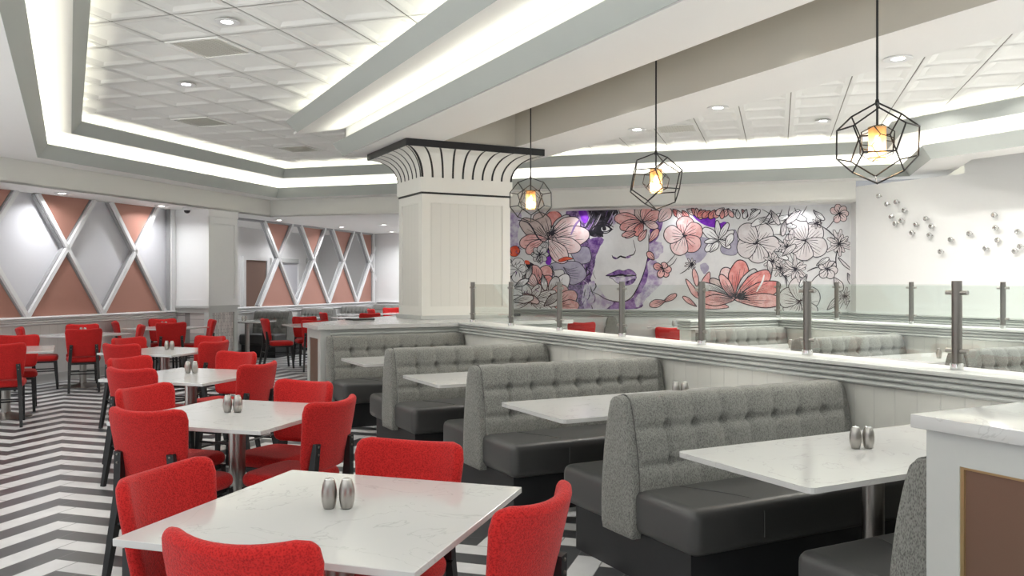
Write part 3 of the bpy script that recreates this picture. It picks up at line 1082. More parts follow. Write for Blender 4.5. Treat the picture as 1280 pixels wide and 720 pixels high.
sh0 = thing('salt_shaker', 'x', 'shaker')
shaker_mesh().build('body', sh0, sharp=60)
mb = MB(); mb.lathe([(0.0147, 0.0955), (0.013, 0.0985), (0.006, 0.0995)], M_CHROME, 20)
mb.build('cap', sh0)
mb = MB()
for k in range(5):
    th = 2 * PI * k / 5
    mb.lathe([(0.0013, 0.0), (0.0011, 0.0006)], M_BLACKM, 6, c=(0.0045 * math.cos(th), 0.0045 * math.sin(th), 0.0992))
mb.build('holes', sh0)
sh_used = [False]


def shakers(x, y, z, where, sep=0.058, ang=0.0, n=2):
    dx, dy = 0.8866 * sep / 2, -0.4626 * sep / 2
    for k, s in enumerate((-1, 1)[:n]):
        side = ('left', 'right')[k]
        lab = '%s steel shaker of the pair on %s' % (side, where)
        if n == 1: lab = 'single ribbed steel shaker on ' + where
        p = (x + s * dx, y + s * dy, z)
        if not sh_used[0]:
            sh_used[0] = True
            sh0.location = p; sh0['label'] = lab; sh0['group'] = 'steel shakers on the tables'
        else:
            dup(sh0, p, ang + s * 0.4, lab, 'steel shakers on the tables')


TZ = 0.7575
# ------------------------------------------------------------------ the row of four square tables turned 45 degrees
ROW = [((0.785, 2.722), 'nearest'), ((0.85, 5.03), 'second nearest'), ((0.87, 7.28), 'third nearest'), ((0.93, 10.02), 'fourth nearest')]
# how far each chair sits from its table's centre (dq, dr) and how it is turned
SEATS = [dict(L=(0.345, -0.10, 0), N=(-0.085, -0.415, 0), R=(-0.43, -0.012, 11), F=(0.02, 0.34, 0)),
         dict(L=(0.46, 0.07, 3), N=(0.06, -0.41, -1), R=(-0.396, -0.05, 5), F=(-0.03, 0.36, 8)),
         dict(L=(0.44, 0.07, 6), N=(0.02, -0.38, 2), R=(-0.39, 0.0, 4), F=(0.20, 0.60, 6)),
         dict(L=(0.43, 0.17, 10), N=(0.06, -0.345, -2), R=(-0.37, 0.04, 3), F=(0.0, 0.50, 5))]
SHK = [(0.785, 2.745), (0.83, 5.06), (0.89, 7.42), (0.985, 10.13)]
for i, ((tx, ty), nm) in enumerate(ROW):
    table(tx, ty, 45, '%s white square table of the central row, red chairs all round' % nm, 'white tables of the central row')
    q = (ty - tx) / R2; r = (tx + ty) / R2
    # sitter directions: D/C axes are 45 deg from the depth axis
    for key, ang, txt in (('L', 135, 'facing the booths'), ('N', 45, 'back to the viewer'),
                          ('R', -45, 'back to the booths'), ('F', -135, 'facing the viewer')):
        dq, dr, turn = SEATS[i][key]
        p = qr(q + dq, r + dr)
        chair(p.x, p.y, ang + turn, 'red chair at the %s table of the central row, %s' % (nm, txt), 'red chairs of the central row')
    shakers(SHK[i][0], SHK[i][1], TZ, 'the %s table of the central row' % nm)

# tables by the panelled wall
def around(cx, cy, deg, spots, where, group, tl):
    table(cx, cy, deg, tl, 'white tables by the walls')
    for nm, ang, dist, tan, txt in spots:
        a = math.radians(deg + ang)
        # ang: bearing of the chair from the table, clockwise from the table's own depth axis
        px_ = cx + math.sin(a) * dist + math.cos(a) * tan
        py_ = cy + math.cos(a) * dist - math.sin(a) * tan
        chair(px_, py_, deg + ang + 180, 'red chair %s' % txt, group)


around(0.175, 13.78, 45, [
    ('n', 180 - 45, 0.50, 0.0, 'seen from behind at the table under the first diamond, back to the viewer'),
    ('l', 180 + 45, 0.52, 0.0, 'seen sideways left of the table under the first diamond'),
    ('f', -45, 0.40, 0.0, 'against the diamond wall, facing the viewer across the table'),
    ('r', 45, 0.50, 0.0, 'right of the table under the first diamond, facing left')], '', 'red chairs by the diamond wall',
    'white square table under the first copper diamond of the left wall')
bpy.context.view_layer.update()
around(-0.63, 11.02, 0, [
    ('n', 180, 0.52, 0.0, 'cut by the left edge of the picture, back to the viewer'),
    ('f', 0, 0.50, 0.08, 'at the left edge of the picture, behind the table and facing the viewer')], '', 'red chairs by the diamond wall',
    'white square table at the left edge of the picture')
around(1.436, 15.22, 45, [
    ('n', 180 - 45, 0.50, 0.0, 'in front of the pillar, back to the viewer'),
    ('l', 180 + 45, 0.50, 0.0, 'left of the table at the pillar, turned to the right'),
    ('f', -45, 0.44, 0.0, 'between the pillar table and the diamond wall, facing the viewer'),
    ('r', 45, 0.46, 0.0, 'right of the table at the pillar, beside the mosaic tiles')], '', 'red chairs by the diamond wall',
    'white square table in front of the panelled pillar')
shakers(0.175, 13.78, TZ, 'the table under the first copper diamond')
shakers(1.40, 15.25, TZ, 'the table in front of the pillar')
# far room, seen past the counter
around(3.88, 15.05, 0, [
    ('l', -90, 0.58, 0.14, 'in profile left of the table behind the far counter, facing right'),
    ('f', 0, 0.50, 0.0, 'on the far side of the table behind the far counter, facing the viewer'),
    ('n', 194, 0.56, 0.0, 'in front of the table behind the far counter, half hidden by its end')], '', 'red chairs beyond the far counter',
    'white square table behind the left end of the far counter')
around(5.55, 17.8, 0, [
    ('l', -90, 0.52, 0.0, 'left of the table in the far room, just above the counter top'),
    ('n', 180, 0.52, 0.0, 'with its back to the viewer right behind the menu folder on the counter')], '', 'red chairs beyond the far counter',
    'white square table in the far room right above the menu folder')
around(7.2, 19.7, 45, [
    ('n', 180 + 45, 0.50, 0.0, 'in the far room, leftmost of the two beside the column edge'),
    ('f', -45, 0.44, 0.0, 'in the far room, hidden partly by the edge of the column')], '', 'red chairs beyond the far counter',
    'white square table in the far room next to the edge of the column')
# second dining area
chair(7.35, 11.75, 20, 'red chair behind the glass, left of the grey booth end under the mural', 'red chairs under the mural')
chair(6.85, 12.05, 110, 'red chair behind the glass, seen low just right of the column', 'red chairs under the mural')
chair(7.72, 9.80, 40, 'red upholstered chair beside the end of the rear half wall, under the mural', 'red chairs under the mural')
table(6.95, 12.75, 45, 'white square table below the face on the mural, almost hidden by the half wall', 'white tables by the walls')

# ------------------------------------------------------------------ booth benches
BL = 1.60
HB = [(0.22, .133), (0.35, .136), (0.5, .128), (0.62, .115), (0.72, .097), (0.80, .079), (0.86, .063), (0.895, .050), (0.912, .034), (0.921, .016), (0.923, 0.0)]


def hb(z):
    for (a, p), (b, q_) in zip(HB, HB[1:]):
        if a <= z <= b: return p + (q_ - p) * (z - a) / (b - a)
    return HB[0][1] if z < HB[0][0] else 0.0


SPC = 0.187; BX0 = 0.245


def tuft(x, z):
    zu, zl = 0.765, 0.585
    c = abs(math.sin(PI * (x - BX0) / SPC))
    lobes = c ** 0.55
    inside = min(1, max(0, (x - 0.06) / 0.1)) if x < 0.24 else 1
    if x < BX0 - 0.02 : lobes = 1.0
    hz = (1 - math.exp(-((z - zu) / 0.022) ** 2)) * (1 - math.exp(-((z - zl) / 0.02) ** 2))
    if z > zu: amp = 0.55 + 0.45 * math.exp(-((z - zu) / 0.07))
    else: amp = 1.0
    v = 0.028 * (1 - amp * (1 - lobes) * (1.0 if z > zl else 0.5)) * (0.55 + 0.45 * hz)
    k = round((x - BX0) / SPC)
    if 0 <= k <= 6:
        xb = BX0 + k * SPC
        for zz in (zu, zl):
            v -= 0.034 * math.exp(-(((x - xb) / 0.022) ** 2 + ((z - zz) / 0.022) ** 2))
    edge = min(1, (x - 0.0) / 0.05, (BL - x) / 0.05)
    return v * max(edge, 0)


def backrest(single):
    zs = [0.36 + (0.86 - 0.36) * i / 40 for i in range(41)] + [0.875, 0.89, 0.903, 0.913, 0.919, 0.9225]
    prof = [(-hb(z), z, -1) for z in zs] + [(0.0, 0.923, 0)]
    if single: prof += [(min(hb(z), 0.04), z, 0) for z in zs[::-1][::6] + [0.36]]
    else: prof += [(hb(z), z, 1) for z in zs[::-1]]
    nx = 132
    xs = [0.045 + (BL - 0.045) * i / nx for i in range(nx + 1)]
    vs = []; k = len(prof)
    for x in xs:
        endr = 1.0
        if x > BL - 0.06: endr = 1 - 0.10 * ((x - BL + 0.06) / 0.06) ** 2
        for y, z, sd in prof:
            d = tuft(x, z) if sd else 0.012
            topd = 0.004 * abs(math.sin(PI * (x - BX0) / SPC)) ** 0.6 if z > 0.9 else 0
            yy = y + sd * d
            vs.append((x, yy * endr, (z - 0.36) * (1 if endr == 1 else 1 - (1 - endr) * 0.35) + 0.36 + topd))
    fs = []
    for i in range(nx):
        for j in range(k - 1):
            a = i * k + j
            fs.append((a, a + 1, a + k + 1, a + k))
    fs.append(list(range(k))); fs.append([nx * k + j for j in range(k)][::-1])
    m_ = MB(); m_.add(vs, fs, M_TWEED, True)
    return m_


def end_panel(m_, single=False):
    zs = [0.225, 0.235, 0.26, 0.35, 0.45, 0.55, 0.65, 0.72, 0.78, 0.82, 0.86, 0.88, 0.895, 0.907, 0.915, 0.920]
    out = []
    for z in zs:
        h = hb(z) + 0.008
        if z < 0.24: h -= 0.010
        out.append((-h, z))
    loop = out + [(0, 0.9255)] + [(min(-y, 0.04) if single else -y, z) for y, z in out[::-1]]
    cz = 0.55
    layers = [(0.055, 1.0), (0.012, 1.0), (0.003, 0.985), (0.0, 0.95), (-0.006, 0.6)]
    vs = []; k = len(loop)
    for x, s_ in layers:
        for y, z in loop: vs.append((x, y * s_, cz + (z - cz) * (1 - (1 - s_) * 0.35)))
    fs = []
    for i in range(len(layers) - 1):
        for j in range(k):
            a = i * k + j; b = i * k + (j + 1) % k
            fs.append((a, b, b + k, a + k))
    fs.append(list(range(k))); fs.append([(len(layers) - 1) * k + j for j in range(k)][::-1])
    m_.add(vs, fs, M_TWEED, True)
    return loop


def make_bench(single):
    b = thing('booth_bench', 'x', 'booth bench')
    yb = 0.045 if single else 0.50
    mb = MB(); mb.box(0.07, BL, -0.50, yb - 0.008 if single else 0.50, 0, 0.255, M_BASE); mb.build('base', b)
    for sd in ((-1,) if single else (-1, 1)):
        mb = MB()
        y0, y1 = (-0.585, -0.10) if sd < 0 else (0.10, 0.585)
        # upholstered seat: rounded block, softly crowned
        bm = bmesh.new(); bmesh.ops.create_cube(bm, size=1.0)
        for v in bm.verts:
            v.co = Vector(((BL + 0.02) / 2 + v.co.x * (BL - 0.02), (y0 + y1) / 2 + v.co.y * (y1 - y0), 0.36 + v.co.z * 0.22))
        bmesh.ops.bevel(bm, geom=list(bm.edges), offset=0.055, segments=5, profile=0.55, affect='EDGES')
        mb.from_bm(bm, M_VINYL, None, True)
        st = mb.build('seat', b, sharp=50)
        mb = MB()
        pts = [(0.27, sd * 0.17, 0.471), (0.33, sd * 0.28, 0.4715), (0.385, sd * 0.40, 0.4715), (0.42, sd * 0.50, 0.4705), (0.432, sd * 0.545, 0.464),
               (0.438, sd * 0.572, 0.449), (0.44, sd * 0.586, 0.415), (0.44, sd * 0.587, 0.30)]
        mb.tube(pts, 0.0035, M_VINYL, 6); mb.build('seam', st)
    backrest(single).build('backrest', b, sharp=80)
    mb = MB(); loop = end_panel(mb, single); ep = mb.build('end_panel', b, sharp=50)
    mb = MB(); mb.tube([(0.05, y * 1.01, z) for y, z in loop if z > 0.24], 0.006, M_PIPE, 6); mb.build('piping', ep)
    return b


bench2 = make_bench(False); bench1 = make_bench(True)
BG = 'grey tufted booth benches along the middle half wall'
bench2.location = (2.47, 3.585, 0)
bench2['label'] = 'largest grey tufted double booth bench, nearest the viewer'
bench2['group'] = BG
dup(bench2, (2.47, 5.345, 0), 0, 'grey tufted double booth bench, second from the viewer along the half wall', BG)
dup(bench2, (2.47, 7.105, 0), 0, 'grey tufted double booth bench, third from the viewer along the half wall', BG)
bench1.location = (2.47, 9.07, 0)
bench1['label'] = 'farthest grey booth bench of the row, its back against the ribbed counter'; bench1['group'] = BG
dup(bench1, (2.47 + BL, 1.92, 0), PI, 'x', BG)
nb = COL.objects[-1]


def last_thing():
    return [o for o in COL.objects if o.type == 'EMPTY' and o.get('label') == 'x' and o.name.startswith('booth_bench')]


for o in last_thing():
    o['label'] = 'grey booth bench at the lower right, beside the near counter'
    # this bench faces the other way: mirror its length so the upholstered end stays on the aisle
    o.rotation_euler = (0, 0, 0); o.location = (2.47, 1.83, 0)
    o.scale = (1, -1, 1)

G2 = 'grey tufted booth benches along the rear half wall'
dup(bench1, (6.87, 8.22, 0), 0, 'grey booth bench behind the glass, against the rear return wall', G2).scale = (0.9, 1, 1)
dup(bench2, (6.70, 6.45, 0), 0, 'grey booth bench behind the glass in the middle of the rear row', G2)
dup(bench2, (6.70, 4.68, 0), 0, 'grey booth bench behind the glass at the right edge of the picture', G2)
# benches below the mural and in the far room (shorter)
G3 = 'short grey booth benches in the far room'


def bench_far(proto, q_end, r, sx, label, group):
    p = qr(q_end, r)
    o = dup(proto, (p.x, p.y, 0), math.radians(135), label, group)
    o.scale = (sx, 1, 1)
    return o


for r_, lab in ((15.27, 'grey booth bench right behind the pillar, leftmost along the second diamond wall'),
                (17.08, 'grey booth bench along the second diamond wall, second from the pillar'),
                (18.93, 'grey booth bench along the second diamond wall, third from the pillar')):
    bench_far(bench2, 9.57, r_, 0.52, lab, G3)
bench_far(bench2, 9.57, 13.42 + 0.98, 0.52, 'x', G3) if False else None
bench_far(bench1, 8.3, 20.3, 1.2, 'grey booth bench against the white far wall beside the column', G3).rotation_euler = (0, 0, math.radians(-45))
for o in COL.objects:
    if o.get('label') == 'grey booth bench against the white far wall beside the column':
        p = qr(10.42, 20.72); o.location = (p.x, p.y, 0); o.rotation_euler = (0, 0, math.radians(-45)); o.scale = (1.3, 1, 1)
# bench under the mural: end towards the room
p = qr(2.75, 14.45)
o = dup(bench2, (p.x, p.y, 0), math.radians(45), 'grey booth bench end-on below the mural face, behind the glass', 'grey booth benches under the mural')
o.scale = (0.48, 1, 1)

# ------------------------------------------------------------------ booth tables (fixed to the half wall)
def make_btable(L, W, cat='table'):
    t = thing('booth_table', 'x', 'table')
    mb = MB()
    r_ = 0.03
    poly = []
    for cx_, cy_, a0 in ((r_, W / 2 - r_, 90), (r_, -W / 2 + r_, 180)):
        for k in range(5):
            a = math.radians(a0 + 90 * k / 4); poly.append((cx_ + r_ * math.cos(a), cy_ + r_ * math.sin(a)))
    poly += [(L, -W / 2), (L, W / 2)]
    mb.prism(poly, 0.735, 0.757, M_QUARTZ); mb.build('tabletop', t)
    mb = MB(); mb.lathe([(0.046, 0.02), (0.046, 0.715)], M_STEEL, 24, c=(L * 0.46, 0, 0)); mb.build('stem', t)
    mb = MB(); mb.box(L * 0.46 - 0.2, L * 0.46 + 0.2, -0.15, 0.15, 0.715, 0.735, M_BLACKM); mb.build('top_bracket', t)
    mb = MB(); mb.lathe([(0.24, 0.0), (0.24, 0.008), (0.18, 0.022), (0.09, 0.042), (0.05, 0.06)], M_STEEL, 32, c=(L * 0.46, 0, 0)); mb.build('base_plate', t)
    return t


bt = make_btable(4.098 - 2.375, 0.765)
BTG = 'white booth tables along the middle half wall'
bt.location = (2.375, 2.60, 0); bt['label'] = 'large white booth table nearest the viewer, on a steel stem at the right'; bt['group'] = BTG
for y, lab in ((4.33, 'white booth table second from the viewer, in front of the second grey bench'),
               (6.09, 'white booth table third from the viewer along the half wall'),
               (7.84, 'small looking white booth table farthest back, before the ribbed counter')):
    dup(bt, (2.375, y, 0), 0, lab, BTG)
shakers(3.155, 2.65, TZ, 'the nearest booth table')
shakers(3.55, 4.42, TZ, 'the second booth table, peeping over the bench')
BT2 = 'white booth tables along the rear half wall'
for y, lab, sx in ((7.27, 'white booth table behind the glass before the rear return wall', 7.32), (5.57, 'white booth table behind the glass with a single shaker near the steel post', 7.62)):
    o = dup(bt, (6.60, y, 0), 0, lab, BT2)
    o.scale = (0.995, 1, 1)
shakers(7.32, 7.10, TZ, 'the rear booth table left of the thick steel post', n=1)
shakers(7.62, 5.45, TZ, 'the rear booth table right of the thick steel post', n=1)
bf = make_btable(0.95, 0.72)
bf['label'] = 'white table between pillar and first far booth bench'; bf['group'] = 'short booth tables in the far room'


def bfar(q_end, r, label=None, first=False):
    p = qr(q_end, r)
    if first:
        bf.location = (p.x, p.y, 0); bf.rotation_euler = (0, 0, math.radians(135)); return bf
    return dup(bf, (p.x, p.y, 0), math.radians(135), label, 'short booth tables in the far room')


bfar(9.51, 14.32, first=True)
bfar(9.51, 16.17, 'white table between first and second far booth benches along the diamond wall')
bfar(9.51, 18.0, 'white table between second and third far booth benches along the diamond wall')
shakers(*qr(10.0, 14.3)[:2], TZ, 'the far table beside the pillar')
p = qr(1.75, 14.28)
dup(bf, (p.x, p.y, 0), math.radians(45), 'white booth table standing under the pink flower of the mural', 'white tables under the mural')
shakers(*qr(1.7, 14.75)[:2], TZ, 'the table under the mural', n=1)

# ------------------------------------------------------------------ steel posts and glass panels
def make_post():
    t = thing('steel_post', 'x', 'post')
    mb = MB(); mb.tube([(0, 0, 0.0), (0, 0, 0.475)], 0.026, M_STEELD, 16); mb.build('pole', t)
    mb = MB(); mb.lathe([(0.034, 0.0), (0.034, 0.03), (0.029, 0.034)], M_CHROME, 16); mb.build('collar', t)
    for z in (0.10, 0.412):
        mb = MB(); mb.tube([(0, -0.062, z), (0, 0.062, z)], 0.0125, M_STEEL, 12); mb.build('clamp', t)
    return t


pst = make_post()
pst_used = [False]


def post(x, y, label, group):
    if not pst_used[0]:
        pst_used[0] = True
        pst.location = (x, y, CZ + 0.001); pst['label'] = label; pst['group'] = group; return pst
    return dup(pst, (x, y, CZ + 0.001), 0, label, group)


def pane(x, y0, y1, label, group):
    m_ = MB(); m_.box(-0.005, 0.005, 0.0, y1 - y0, 0.03, 0.45, M_GLASS)
    o = m_.build('glass_panel'); o.location = (x, y0, CZ); tag(o, label, 'glass panel', group)
    return o


PY = [9.09, 8.11, 7.09, 6.04, 5.00, 3.97, 2.93, 1.90]
for i, y in enumerate(PY[:7]):
    post(WX + 0.12, y, '%s short steel post from the column along the front half wall' % ORD[i], 'steel posts on the front half wall')
for i in range(7):
    pane(WX + 0.12, PY[i + 1] + 0.032, PY[i] - 0.032,
         ('clear glass panel after the %s post from the column, front half wall' % ORD[i]), 'glass panels on the front half wall')
PY2 = [8.43, 7.45, 6.40, 5.34, 4.28, 3.22]
for i, y in enumerate(PY2[:4]):
    post(WX2 + 0.10, y, '%s steel post from the left on the rear half wall' % ORD[i], 'steel posts on the rear half wall')
for i in range(4):
    pane(WX2 + 0.10, PY2[i + 1] + 0.032, PY2[i] - 0.032, 'clear glass panel right of the %s steel post on the rear half wall' % ORD[i], 'glass panels on the rear half wall')

# ------------------------------------------------------------------ pendants
def dodeca():
    ph = (1 + 5 ** 0.5) / 2
    V = [Vector((x, y, z)) for x in (-1, 1) for y in (-1, 1) for z in (-1, 1)]
    for a in (-1 / ph, 1 / ph):
        for b in (-ph, ph):
            V += [Vector((0, a, b)), Vector((a, b, 0)), Vector((b, 0, a))]
    E = [(i, j) for i in range(20) for j in range(i + 1, 20) if abs((V[i] - V[j]).length - 2 / ph) < 1e-3]
    rot = V[7].normalized().rotation_difference(Vector((0, 0, 1)))
    return [rot @ (v / math.sqrt(3)) for v in V], E


DV, DE = dodeca()


def make_pendant(R, turn, cord_len):
    """origin at the ceiling, cage hanging below"""
    t = thing('pendant_lamp', 'x', 'pendant lamp')
    zt = -cord_len
    mb = MB(); mb.tube([(0, 0, -0.02), (0, 0, zt - 0.16)], 0.0075, M_BLACKM, 10); mb.build('cord', t)
    mb = MB(); mb.lathe([(0.06, 0.0), (0.06, -0.02), (0.015, -0.03)], M_BLACKM, 20); mb.build('ceiling_rose', t)
    rm = Matrix.Rotation(turn, 3, 'Z')
    c = Vector((0, 0, zt - R))
    mb = MB()
    for i, j in DE: mb.tube([c + rm @ DV[i] * R, c + rm @ DV[j] * R], 0.0056, M_BLACKM, 6)
    for v in DV: mb.lathe([(0.002, -0.006), (0.0062, 0.0), (0.002, 0.006)], M_BLACKM, 8, c=c + rm @ v * R)
    mb.lathe([(0.012, -0.02), (0.014, 0.0), (0.010, 0.02)], M_BLACKM, 10, c=(0, 0, zt))
    mb.build('cage', t)
    rm2 = Matrix.Rotation(turn + 0.5, 3, 'Z') @ Matrix.Rotation(math.radians(37.4), 3, 'Y')
    mb = MB()
    for i, j in DE: mb.tube([c + rm2 @ DV[i] * R * 0.47, c + rm2 @ DV[j] * R * 0.47], 0.0032, M_BLACKM, 6)
    mb.build('inner_cage', t)
    # amber mesh shade with dark rims
    mb = MB()
    n = 24; rs = 0.054
    vs = []
    for z in (-0.10, 0.10):
        for k in range(n): vs.append(c + Vector((rs * math.cos(2 * PI * k / n), rs * math.sin(2 * PI * k / n), z)))
    mb.add(vs, [(k, (k + 1) % n, n + (k + 1) % n, n + k) for k in range(n)], M_AMBER, True)
    sh = mb.build('lamp_shade', t)
    for z in (-0.10, 0.10):
        mb = MB()
        mb.tube([c + Vector((rs * math.cos(2 * PI * k / n), rs * math.sin(2 * PI * k / n), z)) for k in range(n + 1)], 0.004, M_GOLD, 6)
        mb.build('rim', sh)
    mb = MB(); mb.lathe([(0.012, 0.10), (0.018, 0.07), (0.018, 0.045)], M_GOLD, 14, c=c); mb.build('socket', t)
    mb = MB(); mb.lathe([(0.010, 0.045), (0.018, 0.02), (0.024, -0.01), (0.020, -0.035), (0.008, -0.048)], M_BULB, 16, c=c); mb.build('bulb', t)
    ld = bpy.data.lights.new('bulb_light', 'POINT'); ld.energy = 6; ld.color = (1, 0.72, 0.42); ld.shadow_soft_size = 0.03
    lo = bpy.data.objects.new('bulb_light', ld); COL.objects.link(lo); lo.parent = t; lo.location = c + Vector((0, 0, -0.06))
    return t


PG = 'black cage pendants in the beam channel'
for x, y, zc, R, turn, lab in ((4.63, 3.77, 2.405, 0.262, 0.35, 'largest black cage pendant lamp with glowing amber shade, nearest on the right'),
                               (4.62, 6.09, 2.405, 0.252, 1.15, 'middle black cage pendant lamp with amber shade in front of the mural'),
                               (4.62, 8.40, 2.44, 0.250, 1.75, 'farthest black cage pendant lamp with amber shade beside the column')):
    t = make_pendant(R, turn, 3.93 - zc - R)
    t.location = (x, y, 3.93); t['label'] = lab; t['group'] = PG

# ------------------------------------------------------------------ ceiling fittings
def make_downlight():
    t = thing('downlight', 'x', 'ceiling light')
    mb = MB(); mb.lathe([(0.072, 0.0), (0.105, -0.002), (0.11, -0.008), (0.10, -0.012), (0.072, -0.006)], M_WHITE, 28); mb.build('trim_ring', t)
    mb = MB(); mb.lathe([(0.074, -0.003), (0.05, -0.006), (0.01, -0.007)], M_LAMP, 24); mb.build('lens', t)
    return t


dl0 = make_downlight()
dl_used = [False]


def downlight(x, y, z, watts, label, group, color=(1.0, 0.97, 0.92), spread=150, visible=True):
    if visible:
        if not dl_used[0]:
            dl_used[0] = True; o = dl0
            o.location = (x, y, z); o['label'] = label; o['group'] = group
        else:
            o = dup(dl0, (x, y, z), 0, label, group)
    ld = bpy.data.lights.new('downlight_or_fill', 'AREA'); ld.shape = 'DISK'; ld.size = 0.14; ld.energy = watts; ld.color = color
    ld.spread = math.radians(spread)
    lo = bpy.data.objects.new('downlight_or_fill', ld); COL.objects.link(lo); lo.location = (x, y, z - 0.02)


ZT = Z2 + 0.03
DG = 'recessed downlights of the tiled ceiling and beam'


def tile_centre(x, y):
    q = (y - x) / R2; r = (x + y) / R2
    i = math.floor((q - TQ0) / TS); j = math.floor((r - TR0) / TS)
    return qr(TQ0 + (i + 0.5) * TS, TR0 + (j + 0.5) * TS)


for x, y, z, lab in ((1.20, 7.6, Z2, 'recessed downlight nearest the top edge of the left tiled ceiling'),
                  (1.17, 10.2, Z2, 'recessed downlight between the two left air vents'),
                  (5.75, 6.57, BZ, 'small recessed downlight in the beam edge, right of the middle pendant'),
                  (5.74, 4.48, BZ, 'recessed downlight in the beam edge, right of the nearest pendant rod'),
                  (9.25, 8.42, Z2, 'recessed downlight above the nearest pendant, left of its rod'),
                  (5.75, 7.93, BZ, 'recessed downlight farthest back in the beam edge, left of the middle pendant')):
    downlight(x, y, z - 0.001, DOWN_W * (2.0 if x > 6 else 0.6 if z < 3.5 else 1.0), lab, DG)
for x, y in ((1.2, 5.0), (7.4, 3.1), (7.4, 0.5), (7.5, 8.4), (7.45, 5.7), (9.3, 5.8), (9.3, 3.1), (9.3, 7.0), (8.4, 7.2), (9.6, 4.4), (9.6, 1.6)):
    downlight(x, y, Z2 + 0.016, DOWN_W * (2.2 if x > 6 else 1.0), '', '', visible=False)  # bare lamps without fittings, most added to brighten the right side
for y in (0.3, 2.5, 4.9, 7.2):
    downlight(4.62, y, 3.925, CHAN_FILL_W, '', '', spread=78, visible=False)  # unseen fill lamps added in the channel to brighten the booth tables
SG = 'recessed downlights of the low soffit'
p1 = qr(10.1, 9.95); p2 = qr(10.1, 12.15)
for (q_, r_, lab) in ((10.12, 9.98, 'soffit downlight above the first copper triangle of the left wall'),
                      (10.12, 12.1, 'soffit downlight left of the white pillar'),
                      (10.05, 15.6, 'soffit downlight just right of the pillar'),
                      (9.9, 18.0, 'soffit downlight above the second diamond wall, middle of its run'),
                      (8.6, 17.6, 'soffit downlight nearest the big column'),
                      (9.55, 20.0, 'soffit downlight before the white far wall')):
    p = qr(q_, r_)
    downlight(p.x, p.y, ZS - 0.001, SOFFIT_W, lab, SG, (0.96, 0.97, 1.0))
for q_, lab in ((3.4, ''), (-0.35, ''), (1.6, '')):
    p = qr(q_, 15.03)
    downlight(p.x, p.y, ZS - 0.001, SOFFIT_W * 0.2, lab, SG, (0.97, 0.98, 1.0), visible=False)
for q_, r_ in ((10.1, 7.6), (10.1, 5.6), (8.9, 16.2), (8.4, 19.2), (9.2, 20.0), (7.3, 20.2), (7.5, 16.5), (7.4, 19.2), (11.5, 16.5), (11.5, 18.8)):
    p = qr(q_, r_); downlight(p.x, p.y, ZS - 0.001, SOFFIT_W, '', '', (0.96, 0.97, 1.0), visible=False)  # bare lamps without fittings, some added to brighten far wall and left floor
downlight(10.53, 5.6, Z0 - 0.001, SOFFIT_W, 'recessed downlight over the white wall with silver knobs', SG)
for y in (3.6, 1.6, -0.4):
    downlight(10.53, y, Z0 - 0.001, SOFFIT_W, '', SG, visible=False)  # unseen lamps without fittings, mostly added to brighten the white wall


def make_vent():
    t = thing('air_vent', 'x', 'air vent')
    mb = MB()
    h = TS / 2 - 0.02
    for a, b, c, d in ((-h, h, -h, -h + 0.03), (-h, h, h - 0.03, h), (-h, -h + 0.03, -h + .03, h - .03), (h - 0.03, h, -h + .03, h - .03)):
        mb.box(a, b, c, d, -0.012, 0.0, M_TILE)
    mb.build('frame', t)
    mb = MB()
    n = 14
    for k in range(n):
        y = -h + 0.03 + (2 * h - 0.06) * (k + 0.5) / n
        mb.beam((-h + 0.03, y, -0.004), (h - 0.03, y, -0.004), 0.036, 0.003, M_VENT, side=(0, 1, 0.18))
    mb.box(-h + 0.03, h - 0.03, -h + 0.03, h - 0.03, 0.004, 0.008, M_VENT)
    mb.build('louvres', t)
    return t


v0 = make_vent()
for i, (x, y, lab) in enumerate(((1.20, 8.52, 'square beige air vent between the two left downlights'),
                                 (1.62, 12.42, 'square beige air vent farther back in the left tiled ceiling'),
                                 (3.42, 14.35, 'small looking square air vent in the far corner near the beam end'),
                                 (7.9, 9.75, 'square beige air vent beyond the beam, behind the middle pendant'))):
    c = tile_centre(x, y)
    if i == 0:
        v0.location = (c.x, c.y, Z2 - 0.001); v0.rotation_euler = (0, 0, math.radians(45)); v0['label'] = lab; v0['group'] = 'ceiling air vents'
    else: dup(v0, (c.x, c.y, Z2 - 0.001), math.radians(45), lab, 'ceiling air vents')
c = tile_centre(1.6, 9.75)
spk = thing('ceiling_speaker', 'round white ceiling speaker grille near the left downlights', 'speaker', (c.x, c.y, Z2 + 0.017))
mb = MB(); mb.lathe([(0.19, 0.0), (0.20, -0.008), (0.17, -0.014), (0.155, -0.008)], M_TILE, 36); mb.build('rim', spk)
mb = MB(); mb.lathe([(0.156, -0.006), (0.08, -0.010), (0.01, -0.012)], M_TILE, 36); mb.build('grille', spk)


def make_dome(label, loc):
    t = thing('security_camera', label, 'camera', loc)
    mb = MB(); mb.lathe([(0.075, 0.0), (0.075, -0.035), (0.06, -0.05)], M_WHITE, 24); mb.build('housing', t)
    mb = MB(); mb.lathe([(0.055, -0.05), (0.052, -0.068), (0.04, -0.088), (0.02, -0.10), (0.004, -0.103)], M_MENU, 20); mb.build('dome', t)
    return t


make_dome('small black dome security camera on the soffit above the pillar', qr(9.95, 12.55, ZS - 0.001))
make_dome('tiny black dome security camera on the far ceiling left of the column', qr(9.35, 20.6, ZS - 0.001))
mb = MB(); mb.bbox(-0.05, 0.05, -0.02, 0.02, -0.07, 0.07, M_TRIM, 0.01, 2)
mb.lathe([(0.02, -0.03), (0.02, 0.02)], M_WHITE, 12)
ws = mb.build('wall_alarm'); p = qr(QW + 1.72, 20.3); ws.location = (p.x, p.y, 2.10); ws.rotation_euler = (0, 0, math.radians(45))
tag(ws, 'small white alarm box on the corridor wall, seen through the lattice', 'alarm')

